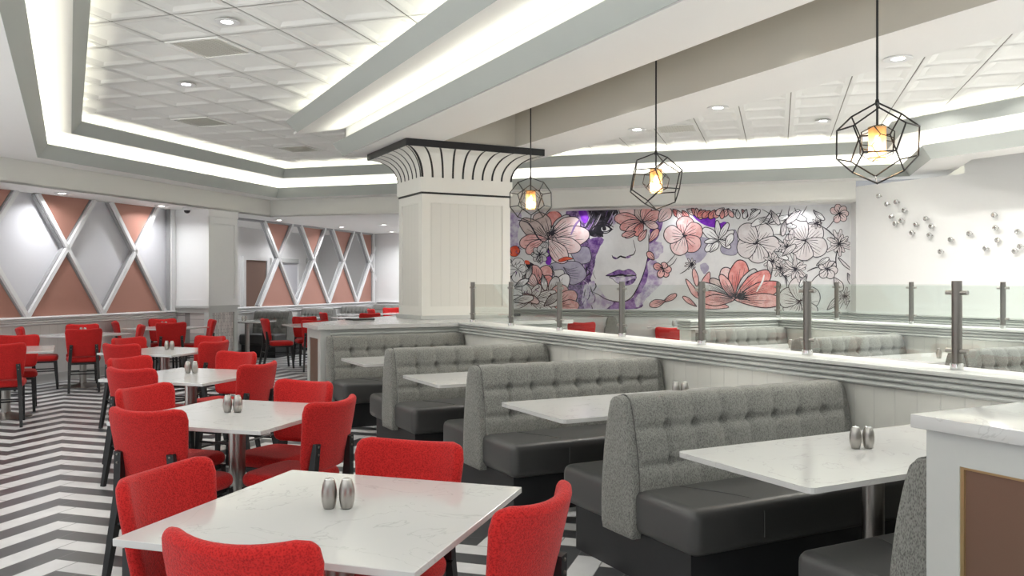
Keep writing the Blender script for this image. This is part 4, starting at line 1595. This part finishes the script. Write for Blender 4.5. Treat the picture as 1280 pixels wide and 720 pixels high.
# ------------------------------------------------------------------ silver knobs on the white partition
kn0 = thing('wall_ornament', 'x', 'wall ornament')
T_ = lambda p: Vector((-p.z, p.x, p.y))
mb = MB(); mb.lathe([(0.012, 0.0), (0.012, 0.05)], M_STEEL, 12, T=T_); mb.build('stem', kn0)
mb = MB(); mb.lathe([(0.018, 0.045), (0.036, 0.055), (0.040, 0.068), (0.036, 0.082), (0.022, 0.090), (0.006, 0.086)], M_CHROME, 20, T=T_); mb.build('disc', kn0)
KN = [(9.17, 2.87), (9.02, 2.73), (8.85, 2.75), (8.71, 2.61), (8.94, 2.53), (8.87, 2.42), (8.76, 2.46), (8.51, 2.38), (8.34, 2.46), (8.25, 2.34), (8.58, 2.26), (8.28, 2.21), (7.94, 2.13), (8.1, 1.96), (7.65, 2.2), (7.41, 1.98), (7.29, 2.44), (7.27, 2.26), (7.24, 2.09), (6.96, 2.19), (6.93, 1.99), (7.0, 1.93)]
KN = sorted(KN, key=lambda k: -k[0])
for i, (y, z) in enumerate(KN):
    lab = '%s round silver wall ornament from the left on the white partition' % ORD[i]
    if i == 0: kn0.location = (XP - 0.001, y, z); kn0['label'] = lab; kn0['group'] = 'silver ornaments on the white partition'
    else: dup(kn0, (XP - 0.001, y, z), 0, lab, 'silver ornaments on the white partition')

# ------------------------------------------------------------------ mural: flat artwork on the far wall
def art_mat(name, c0, c1=None, scale=6.0, lo=0.42, hi=0.58):
    m, nt, b = new_mat(name)
    b.inputs['Roughness'].default_value = 0.55
    b.inputs['Specular IOR Level'].default_value = 0.25
    c1 = c1 or tuple(min(1, x * 1.12) for x in c0)
    tc = nt.nodes.new('ShaderNodeTexCoord')
    n = nt.nodes.new('ShaderNodeTexNoise'); n.inputs['Scale'].default_value = scale; n.inputs['Detail'].default_value = 8
    n.inputs['Roughness'].default_value = 0.65
    nt.links.new(tc.outputs['Object'], n.inputs['Vector'])
    rp = nt.nodes.new('ShaderNodeValToRGB')
    rp.color_ramp.elements[0].position = lo; rp.color_ramp.elements[0].color = (*c0, 1)
    rp.color_ramp.elements[1].position = hi; rp.color_ramp.elements[1].color = (*c1, 1)
    nt.links.new(n.outputs['Fac'], rp.inputs[0]); nt.links.new(rp.outputs[0], b.inputs['Base Color'])
    return m


AM = dict(
    paper=art_mat('art_paper', (0.70, 0.70, 0.71), (0.76, 0.76, 0.77), 3),
    ink=art_mat('art_ink', (0.02, 0.018, 0.025), (0.03, 0.025, 0.04)),
    hair=art_mat('art_hair', (0.015, 0.013, 0.018), (0.12, 0.10, 0.15), 9, 0.45, 0.75),
    purple=art_mat('art_purple', (0.11, 0.035, 0.22), (0.42, 0.28, 0.55), 7, 0.38, 0.62),
    plum=art_mat('art_plum', (0.045, 0.02, 0.09), (0.34, 0.22, 0.46), 16, 0.40, 0.62),
    vivid=art_mat('art_violet', (0.15, 0.015, 0.42), (0.24, 0.04, 0.55), 8),
    wash=art_mat('art_wash', (0.34, 0.24, 0.47), (0.68, 0.66, 0.72), 8, 0.35, 0.60),
    lav=art_mat('art_lavender', (0.36, 0.33, 0.45), (0.45, 0.43, 0.53), 7),
    pink=art_mat('art_pink', (0.70, 0.34, 0.33), (0.82, 0.52, 0.51), 8),
    pale=art_mat('art_palepink', (0.78, 0.56, 0.56), (0.84, 0.70, 0.70), 8),
    salmon=art_mat('art_salmon', (0.68, 0.22, 0.21), (0.78, 0.36, 0.34), 8),
    taupe=art_mat('art_taupe', (0.50, 0.40, 0.38), (0.62, 0.52, 0.50), 8),
    red=art_mat('art_red', (0.72, 0.08, 0.035), (0.80, 0.16, 0.09), 8),
    white=art_mat('art_white', (0.80, 0.80, 0.81), (0.84, 0.84, 0.85), 8),
    blush=art_mat('art_blush', (0.66, 0.61, 0.62), (0.74, 0.71, 0.72), 6),
    grey=art_mat('art_grey', (0.52, 0.51, 0.52), (0.66, 0.65, 0.66), 8))
ART = MB()
art_n = [0]
SC_, CC_ = math.sin(math.radians(27.55)), math.cos(math.radians(27.55))


def art_pt(x, y):
    """sheet coordinates of the artwork -> point on the mural wall"""
    u = (x - 640) / 1060.4
    k = (SC_ + CC_) + u * (CC_ - SC_)
    q = RM * ((CC_ - SC_) - u * (SC_ + CC_)) / k
    z = 1.5 + (353.7 - y) / 1060.4 * RM * R2 / k
    return qr(q, RM - 0.004 - 0.000008 * art_n[0], min(max(z, 1.022), ZS - 0.002))


def smooth_closed(P, n=6):
    out = []
    L = len(P)
    for i in range(L):
        p0, p1, p2, p3 = P[i - 1], P[i], P[(i + 1) % L], P[(i + 2) % L]
        for k in range(n):
            t = k / n
            out.append(tuple(0.5 * ((2 * p1[d]) + (-p0[d] + p2[d]) * t + (2 * p0[d] - 5 * p1[d] + 4 * p2[d] - p3[d]) * t * t
                                    + (-p0[d] + 3 * p1[d] - 3 * p2[d] + p3[d]) * t ** 3) for d in (0, 1)))
    return out


def smooth_open(P, n=6):
    Q = [P[0]] + list(P) + [P[-1]]
    out = []
    for i in range(1, len(Q) - 2):
        p0, p1, p2, p3 = Q[i - 1], Q[i], Q[i + 1], Q[i + 2]
        for k in range(n):
            t = k / n
            out.append(tuple(0.5 * ((2 * p1[d]) + (-p0[d] + p2[d]) * t + (2 * p0[d] - 5 * p1[d] + 4 * p2[d] - p3[d]) * t * t
                                    + (-p0[d] + 3 * p1[d] - 3 * p2[d] + p3[d]) * t ** 3) for d in (0, 1)))
    out.append(P[-1])
    return out


def clampx(p): return (min(max(p[0], 600), 1062.5), min(max(p[1], 250), 392))


def ribbon(P, w, m='ink', taper=True):
    art_n[0] += 1
    vs = []; n = len(P)
    for i, p in enumerate(P):
        a = P[max(i - 1, 0)]; b = P[min(i + 1, n - 1)]
        dx, dy = b[0] - a[0], b[1] - a[1]; l = math.hypot(dx, dy) or 1
        ww = w * 0.66 * (1 if not taper else 0.35 + 0.65 * math.sin(PI * (i + 0.4) / (n - 0.2)))
        vs.append(art_pt(*clampx((p[0] - dy / l * ww, p[1] + dx / l * ww)))); vs.append(art_pt(*clampx((p[0] + dy / l * ww, p[1] - dx / l * ww))))
    ART.add(vs, [(2 * i, 2 * i + 1, 2 * i + 3, 2 * i + 2) for i in range(n - 1)], AM[m])


def blob(P, m, line=0.7, rough=0.0, smooth=True):
    art_n[0] += 1
    Q = smooth_closed(P) if smooth else P
    if rough: Q = [(x + random.uniform(-rough, rough), y + random.uniform(-rough, rough)) for x, y in Q]
    ART.poly([art_pt(*clampx(p)) for p in Q], AM[m])
    if line: ribbon(Q + Q[:1], line, taper=False)


def stroke(P, w=0.7, m='ink'): ribbon(smooth_open(P, 5), w, m)


def petal(bx, by, ang, L, W, m, veins=4, tip=0.6, line=0.75, bend=0.0):
    """petal from its base outwards; ang clockwise from the right"""
    a = math.radians(ang); c, s = math.cos(a), math.sin(a)

    def g(t, o):
        b = bend * L * t * t
        return (bx + c * L * t - s * (o * W / 2 + b), by + s * L * t + c * (o * W / 2 + b))
    P = [g(0.02, 0.12), g(0.25, 0.62), g(tip, 1.0), g(0.90, 0.62), g(1.0, 0.05), g(0.93, -0.55), g(tip, -1.0), g(0.25, -0.62), g(0.02, -0.12)]
    blob(P, m, line)
    for k in range(veins):
        o = (k + 0.5) / veins * 1.5 - 0.75
        e = random.uniform(0.45, 0.85)
        stroke([g(0.08, o * 0.3), g(0.35, o * 0.75), g(e, o)], random.uniform(0.3, 0.6))


def centre(x, y, r, n=14):
    for k in range(n):
        a = random.uniform(0, 2 * PI); l = r * random.uniform(0.4, 1.0)
        stroke([(x, y), (x + math.cos(a) * l * .5 + .4, y + math.sin(a) * l * .5), (x + math.cos(a) * l, y + math.sin(a) * l)], 0.5)
        ex, ey = x + math.cos(a) * l, y + math.sin(a) * l
        blob([(ex - .5, ey), (ex, ey - .5), (ex + .5, ey), (ex, ey + .5)], 'ink', 0)
    blob([(x - r * .3, y), (x, y - r * .3), (x + r * .3, y), (x, y + r * .3)], 'ink', 0)


def spiky(x, y, r, n=11):
    for k in range(n):
        a = 2 * PI * k / n + random.uniform(-.2, .2); l = r * random.uniform(0.6, 1.1)
        petal(x, y, math.degrees(a), l, r * 0.28, 'blush', 1, 0.4, 0.5)
    centre(x, y, r * 0.4, 10)


def crop(ox, oy, sc=5.143): return lambda P: [(ox + x / sc, oy + y / sc) for x, y in P]


cA, cB, cC, cD = crop(630, 250), crop(720, 250), crop(810, 250), crop(900, 250)
blob([(604, 252), (1062, 252), (1062, 389), (604, 389)], 'paper', 0, smooth=False)
# violet washes behind the face and the flowers
blob(cB([(-60, 60), (110, 55), (90, 240), (120, 300), (150, 330), (118, 420), (98, 520), (140, 580), (210, 640), (300, 660), (390, 640), (400, 700), (-60, 700), (-90, 540), (-20, 420), (-10, 300)]), 'plum', 0, 0.8)
blob(cB([(85, 255), (165, 238), (175, 280), (140, 330), (105, 335)]), 'purple', 0, 0.8)
blob(cB([(70, 540), (140, 520), (170, 600), (240, 660), (180, 700), (60, 700), (40, 620)]), 'wash', 0, 0.8)
blob(cB([(240, 665), (330, 640), (395, 640), (380, 700), (230, 700)]), 'purple', 0, 0.7)
blob(cB([(450, 380), (470, 300), (480, 180), (560, 120), (530, 230), (490, 310), (500, 390), (465, 460), (480, 520), (410, 640), (355, 645), (410, 540)]), 'purple', 0, 0.8)
blob(cB([(465, 400), (520, 400), (560, 520), (480, 600), (400, 690), (380, 640), (455, 530)]), 'wash', 0, 1.0)
blob(cB([(470, 290), (540, 270), (560, 330), (500, 380)]), 'wash', 0, 0.8)
# hair
blob(cB([(60, 60), (260, 60), (245, 130), (222, 165), (180, 205), (170, 235), (100, 235), (80, 200), (95, 150)]), 'hair', 0, 0.6)
blob(cB([(10, 62), (70, 62), (90, 130), (70, 170), (20, 120)]), 'purple', 0, 0.6)
for k in range(30):
    x = random.uniform(90, 270); y = random.uniform(60, 130)
    stroke(cB([(x, y), (x - 15, y + 35), (x - 38, y + 75)]), random.uniform(0.5, 1.1), random.choice(['hair', 'ink', 'purple', 'wash']))
for k in range(14):
    x = random.uniform(235, 345); stroke(cB([(x, 100), (x + 4, 130), (x + random.uniform(-6, 6), random.uniform(140, 185))]), 1.3, random.choice(['purple', 'wash']))
# face: pale skin left as paper with drawn features
blob(cB([(262, 150), (330, 185), (420, 190), (466, 210), (468, 330), (440, 450), (395, 560), (352, 628), (290, 648), (205, 622), (145, 565), (108, 500), (120, 420), (132, 350), (172, 272), (205, 215)]), 'paper', 0, 0.4)
blob(cB([(112, 190), (150, 158), (195, 160), (235, 188), (200, 205), (150, 206)]), 'ink', 0)
blob(cB([(165, 178), (188, 168), (218, 186), (195, 200), (168, 198)]), 'white', 0)
blob(cB([(170, 172), (190, 170), (194, 192), (174, 196)]), 'ink', 0)
stroke(cB([(105, 195), (150, 210), (200, 212), (240, 185)]), 1.0); stroke(cB([(110, 180), (150, 148), (200, 150), (242, 176)]), 1.4)
stroke(cB([(232, 355), (240, 372), (262, 376), (285, 362), (300, 366), (325, 370), (345, 358), (370, 350), (384, 322)]), 1.5)
blob(cB([(236, 362), (255, 368), (268, 378), (248, 380)]), 'plum', 0); blob(cB([(320, 366), (345, 356), (352, 366), (330, 376)]), 'plum', 0)
stroke(cB([(384, 322), (376, 290), (368, 255)]), 0.6)
blob(cB([(194, 486), (240, 462), (275, 448), (305, 455), (340, 444), (372, 460), (386, 484), (340, 478), (290, 488), (240, 484)]), 'purple', 0.4)
blob(cB([(215, 494), (290, 494), (384, 488), (374, 526), (345, 545), (300, 548), (262, 532), (240, 512)]), 'wash', 0.4)
blob(cB([(300, 535), (372, 505), (378, 522), (350, 545), (310, 548)]), 'plum', 0)
stroke(cB([(190, 487), (245, 488), (290, 480), (330, 488), (390, 484)]), 1.6)
stroke(cB([(90, 585), (140, 606), (200, 640), (290, 655), (350, 632), (398, 560), (440, 455), (466, 335), (466, 220)]), 1.0)
for k in range(26):
    x = random.uniform(10, 130); y = random.uniform(380, 680)
    stroke(cB([(x, y), (x + random.uniform(-20, 20), y + 25), (x + random.uniform(-26, 26), y + 55)]), random.uniform(0.4, 1.3), random.choice(['plum', 'ink', 'wash', 'hair']))
# left bouquet
blob(cA([(30, 70), (110, 80), (90, 240), (110, 330), (30, 320)]), 'wash', 0, 1.0)
blob(cA([(120, 165), (160, 190), (200, 260), (240, 280), (200, 300), (150, 240)]), 'vivid', 0, 0.4)
blob(cA([(262, 305), (300, 290), (305, 400), (270, 408)]), 'vivid', 0, 0.3)
blob(cA([(430, 320), (530, 300), (560, 350), (548, 400), (470, 405)]), 'lav', 0.6)
blob(cA([(300, 412), (380, 395), (480, 400), (530, 470), (505, 520), (440, 545), (395, 510), (380, 450), (310, 450)]), 'lav', 0.6)
for k in range(5): stroke(cA([(380, 430), (420, 445 + 12 * k), (480, 430 + 20 * k)]), 0.4)
bx, by = cA([(285, 255)])[0]
petal(bx, by, -75, 37, 26, 'salmon', 6, 0.55); petal(bx, by, -112, 36, 24, 'taupe', 5, 0.6)
petal(bx, by, -145, 42, 22, 'taupe', 6, 0.55); petal(bx, by, -48, 40, 18, 'grey', 4, 0.6)
petal(bx, by, -32, 46, 26, 'pale', 7, 0.62); petal(bx, by, -8, 52, 26, 'pale', 7, 0.62); petal(bx, by, 16, 42, 20, 'pale', 6, 0.6)
petal(bx, by, 52, 36, 22, 'pale', 6, 0.6); petal(bx, by, 172, 36, 20, 'pink', 5, 0.6); petal(bx, by, 150, 32, 16, 'pink', 4, 0.6)
petal(bx, by, 120, 30, 14, 'grey', 4, 0.6)
centre(bx + 5, by - 8, 11, 34)
stroke(cA([(90, 130), (160, 150), (225, 250), (280, 275)]), 1.3); stroke(cA([(430, 225), (460, 160), (495, 120)]), 2.0, 'purple')
blob(cA([(350, 385), (400, 365), (445, 378), (410, 386), (365, 398)]), 'red', 0.5)
blob(cA([(40, 310), (80, 295), (104, 330), (80, 362), (42, 355)]), 'red', 0.4)
x0, y0 = cA([(232, 350)])[0]
for a in range(0, 360, 45): petal(x0, y0, a, 11, 7, 'grey', 1, 0.6, 0.5)
centre(x0, y0, 5, 10)
x0, y0 = cA([(92, 450)])[0]
petal(x0, y0, -90, 15, 16, 'white', 2, .6, .5); petal(x0, y0, 170, 14, 14, 'white', 2, .6, .5); petal(x0, y0, 95, 16, 15, 'white', 2, .6, .5); petal(x0, y0, -20, 10, 10, 'white', 2, .6, .5)
blob(cA([(135, 390), (200, 420), (210, 480), (160, 450)]), 'ink', 0, 0.6); blob(cA([(135, 388), (160, 392), (165, 412), (140, 410)]), 'red', 0)
x0, y0 = cA([(215, 560)])[0]
petal(x0, y0, -60, 30, 20, 'pink', 5); petal(x0, y0, -100, 28, 18, 'pink', 5); petal(x0, y0, -130, 22, 14, 'pale', 4); petal(x0, y0, -35, 22, 14, 'salmon', 4)
x0, y0 = cA([(300, 640)])[0]
petal(x0, y0, -55, 38, 18, 'white', 5); petal(x0, y0, -75, 30, 14, 'grey', 4)
x0, y0 = cA([(330, 690)])[0]
petal(x0, y0, -70, 30, 24, 'pink', 6); petal(x0, y0, -35, 32, 20, 'pink', 6); petal(x0, y0, -5, 30, 16, 'pink', 5)
x0, y0 = cA([(170, 650)])[0]
for a, l, w_ in ((-20, 34, 12), (5, 36, 12), (-150, 28, 12), (-175, 28, 12), (165, 28, 10), (-60, 24, 12), (-110, 22, 12), (25, 30, 11)):
    petal(x0, y0, a, l, w_, 'white', 4, 0.55, 0.7)
centre(x0, y0, 7, 12)
# pink flower over the eye
x0, y0 = cB([(432, 140)])[0]
for a, l, w_, m_ in ((-150, 34, 16, 'pale'), (-172, 36, 17, 'pink'), (165, 30, 14, 'pink'), (140, 30, 13, 'pink'), (118, 20, 11, 'salmon'), (-110, 20, 14, 'taupe'), (-70, 20, 15, 'pink'), (-30, 24, 14, 'pink'), (20, 20, 10, 'pale')):
    petal(x0, y0, a, l, w_, m_, 4, 0.6)
petal(*cB([(455, 190)])[0], 125, 17, 8, 'pink', 2); petal(*cB([(385, 205)])[0], 165, 18, 7, 'pink', 2)
centre(x0, y0, 5, 10)
petal(*cC([(70, 140)])[0], -50, 22, 16, 'pale', 3); petal(*cC([(8, 270)])[0], -55, 20, 9, 'pink', 2)
# violet and lavender shapes right of the face
blob(cC([(290, 95), (420, 95), (440, 150), (500, 140), (510, 180), (470, 185), (360, 160)]), 'vivid', 0, 0.4)
blob(cC([(240, 330), (320, 240), (400, 260), (380, 340), (330, 400), (270, 402)]), 'lav', 0, 0.4)
blob(cC([(335, 420), (372, 405), (392, 440), (360, 476)]), 'lav', 0, 0.3); blob(cC([(470, 300), (560, 190), (575, 340), (490, 348)]), 'lav', 0.4)
# salmon fringe along the top
for k in range(13):
    x = 160 + k * 30; petal(*cC([(x, 60 + 8 * math.sin(k))])[0], 20 + 130 * random.random(), 13, 8, random.choice(['salmon', 'pink', 'salmon', 'pale']), 2)
for k in range(8):
    petal(*cD([(20 + 30 * k, 60)])[0], random.uniform(20, 160), 12, 6, random.choice(['pink', 'salmon', 'paper', 'white']), 2)
# five petalled pink flower
x0, y0 = cC([(230, 232)])[0]
for a, m_ in ((-82, 'pink'), (-25, 'pink'), (42, 'pink'), (112, 'pale'), (188, 'pale')): petal(x0, y0, a, 25, 23, m_, 4, 0.62)
centre(x0, y0, 4.5, 12)
# white leaves beside it
x0, y0 = cC([(455, 255)])[0]
for a, l, w_ in ((-95, 24, 7), (-145, 24, 12), (140, 22, 10), (-30, 22, 8), (170, 18, 6), (35, 18, 8), (-60, 24, 8)): petal(x0, y0, a, l, w_, 'white', 2, 0.55)
petal(*cC([(500, 300)])[0], -62, 18, 9, 'white', 2); petal(*cC([(400, 335)])[0], -50, 16, 8, 'white', 2)
# small pink bloom on a stem
x0, y0 = cC([(95, 440)])[0]
for a, l in ((60, 12), (110, 12), (-160, 12), (10, 11), (-60, 8)): petal(x0, y0, a, l, 9, 'pink', 2)
centre(x0, y0, 4, 10); stroke(cC([(110, 420), (150, 380), (175, 350)]), 0.7); stroke(cC([(120, 430), (160, 410), (188, 370)]), 0.7)
petal(*cC([(40, 385)])[0], -130, 13, 8, 'pink', 2)
# small loose leaves
petal(*cC([(100, 655)])[0], -30, 19, 7, 'pink', 2); petal(*cC([(110, 650)])[0], 165, 20, 10, 'pink', 3); petal(*cC([(312, 684)])[0], -144, 21, 6, 'pink', 2)
# stems and dark bloom
x0, y0 = cC([(280, 415)])[0]
spiky(x0, y0, 9, 9); stroke(cC([(280, 415), (240, 455), (205, 475)]), 0.8)
# long thin pink petals and the large salmon flower
for P, m_ in (([(243, 515), (262, 520), (315, 585), (325, 632), (280, 600)], 'pink'), ([(285, 470), (298, 440), (325, 500), (318, 555), (298, 530)], 'pink'),
              ([(340, 540), (365, 490), (398, 465), (395, 560), (360, 575)], 'pink'), ([(355, 610), (420, 640), (520, 690), (350, 695)], 'pink')):
    blob(cC(P), m_, 0.7)
x0, y0 = cD([(95, 640)])[0]
for a, l, w_, m_ in ((-108, 42, 22, 'pale'), (-80, 50, 26, 'salmon'), (-55, 46, 16, 'grey'), (-140, 40, 14, 'taupe'), (-155, 46, 13, 'grey'), (-172, 46, 14, 'pink'),
                     (-38, 56, 24, 'salmon'), (-18, 60, 22, 'salmon'), (2, 62, 18, 'pink'), (178, 40, 14, 'pink'), (-120, 36, 12, 'pink')):
    petal(x0, y0, a, l, w_, m_, 7, 0.6, 0.9)
for k in range(60):
    a = random.uniform(-170, 10); l = random.uniform(5, 14)
    sx, sy = x0 + 6, y0
    stroke([(sx, sy), (sx + math.cos(math.radians(a)) * l * .6, sy + math.sin(math.radians(a)) * l * .6 - 1), (sx + math.cos(math.radians(a)) * l, sy + math.sin(math.radians(a)) * l)], 0.7)
stroke(cD([(235, 590), (270, 530), (285, 480)]), 1.8, 'white')
# pale line flowers of the right half
for (fx, fy), R_, rot in (((238, 278), 27, -60), ((548, 262), 27, -45), ((510, 650), 27, -20)):
    x0, y0 = cD([(fx, fy)])[0]
    for k in range(5): petal(x0, y0, rot + 72 * k, R_ * (1 + 0.1 * math.sin(k * 2)), R_ * 0.95, 'blush', 5, 0.64, 0.75)
    centre(x0, y0, 5, 14)
x0, y0 = cD([(765, 88)])[0]
for a in (-150, -100, -45, 0, 45, 110): petal(x0, y0, a, 12, 9, 'pale', 2, .6, .6)
centre(x0, y0, 5, 12); stroke(cD([(745, 110), (710, 160), (680, 190)]), 0.8)
x0, y0 = cD([(765, 282)])[0]; spiky(x0, y0, 13, 12)
stroke(cD([(765, 290), (745, 370), (750, 430)]), 1.0)
blob(cD([(760, 370), (800, 400), (852, 455), (800, 425)]), 'blush', 0.7)
x0, y0 = cD([(690, 445)])[0]
for a in (-140, -95, -40, 10, 60, 130): petal(x0, y0, a, 13, 11, 'blush', 2, .6, .7)
centre(x0, y0, 5, 12); stroke(cD([(670, 460), (620, 490), (585, 530)]), 0.8)
petal(*cD([(735, 500)])[0], 60, 19, 11, 'blush', 3)
spiky(*cD([(485, 445)])[0], 12, 12); spiky(*cD([(390, 440)])[0], 14, 8)
for k in range(5): petal(*cD([(330 + 30 * k, 400 - 30 * k + 40 * (k % 2))])[0], random.uniform(-120, 60), 18, 7, 'blush', 2, .5, .6)
for k in range(7): petal(*cD([(180 + 42 * k, 130 + 25 * (k % 2))])[0], -40 + 25 * (k % 3), 20, 6, 'white', 2, .5, .6)
for k in range(4): stroke(cD([(690 + 40 * k, 700), (720 + 40 * k, 665 - 8 * k), (775 + 30 * k, 625 + 14 * k)]), 0.7)
petal(*cD([(690, 705)])[0], -45, 22, 8, 'blush', 2)
for P in ([(345, 222), (400, 222), (470, 224)], [(345, 225), (420, 290), (470, 390)], [(300, 370), (350, 430), (410, 470), (440, 530)], [(450, 40), (440, 100), (470, 170)],
          [(560, 40), (520, 100), (470, 130)], [(270, 60), (330, 100), (300, 150)]):
    stroke(cD(P), 0.8)
# finer growth between the large blooms
for (fx, fy), r_, n_ in (((485, 445), 17, 13), ((765, 282), 18, 12), ((430, 300), 13, 9), ((340, 395), 14, 9), ((620, 150), 9, 8), ((800, 620), 12, 9)):
    spiky(*cD([(fx, fy)])[0], r_, n_)
for P in ([(600, 60), (640, 110), (650, 170)], [(655, 170), (700, 200), (760, 260)], [(330, 60), (300, 110), (240, 150)], [(400, 60), (370, 120), (300, 160)],
          [(480, 50), (500, 90), (560, 120)], [(380, 460), (420, 500), (430, 560)], [(560, 460), (600, 440), (640, 430)], [(745, 390), (720, 420), (700, 440)]):
    stroke(cD(P), 1.0)
for (fx, fy), a_, l_ in (((300, 110), 150, 22), ((330, 70), 60, 20), ((450, 90), 20, 22), ((520, 70), 140, 24), ((420, 130), 100, 20), ((600, 70), 40, 18), ((350, 330), 30, 20),
                         ((400, 360), -40, 22), ((560, 480), 120, 18), ((620, 420), -30, 18), ((820, 470), 70, 16), ((330, 480), -100, 18)):
    petal(*cD([(fx, fy)])[0], a_, l_, l_ * 0.36, random.choice(['white', 'blush', 'white']), 3, 0.55, 0.7)
for k in range(40):
    x = random.uniform(20, 330); y = random.uniform(290, 690)
    stroke(cA([(x, y), (x + random.uniform(-14, 14), y + 12), (x + random.uniform(-22, 22), y + 26)]), random.uniform(0.4, 1.0), random.choice(['ink', 'plum', 'ink', 'hair']))
for (fx, fy), a_, l_ in (((70, 560), -30, 20), ((120, 600), 30, 24), ((250, 480), 80, 20), ((180, 420), 110, 18), ((60, 650), -10, 26), ((260, 680), -40, 24)):
    petal(*cA([(fx, fy)])[0], a_, l_, l_ * 0.4, random.choice(['white', 'pale', 'grey']), 4, 0.55, 0.9)
blob(cB([(20, 66), (62, 66), (80, 120), (60, 150), (35, 120)]), 'vivid', 0, 0.5)
mu = ART.build('mural', recalc=False)
tag(mu, 'large wall mural of a pale face with purple lips among pink flowers', 'mural')
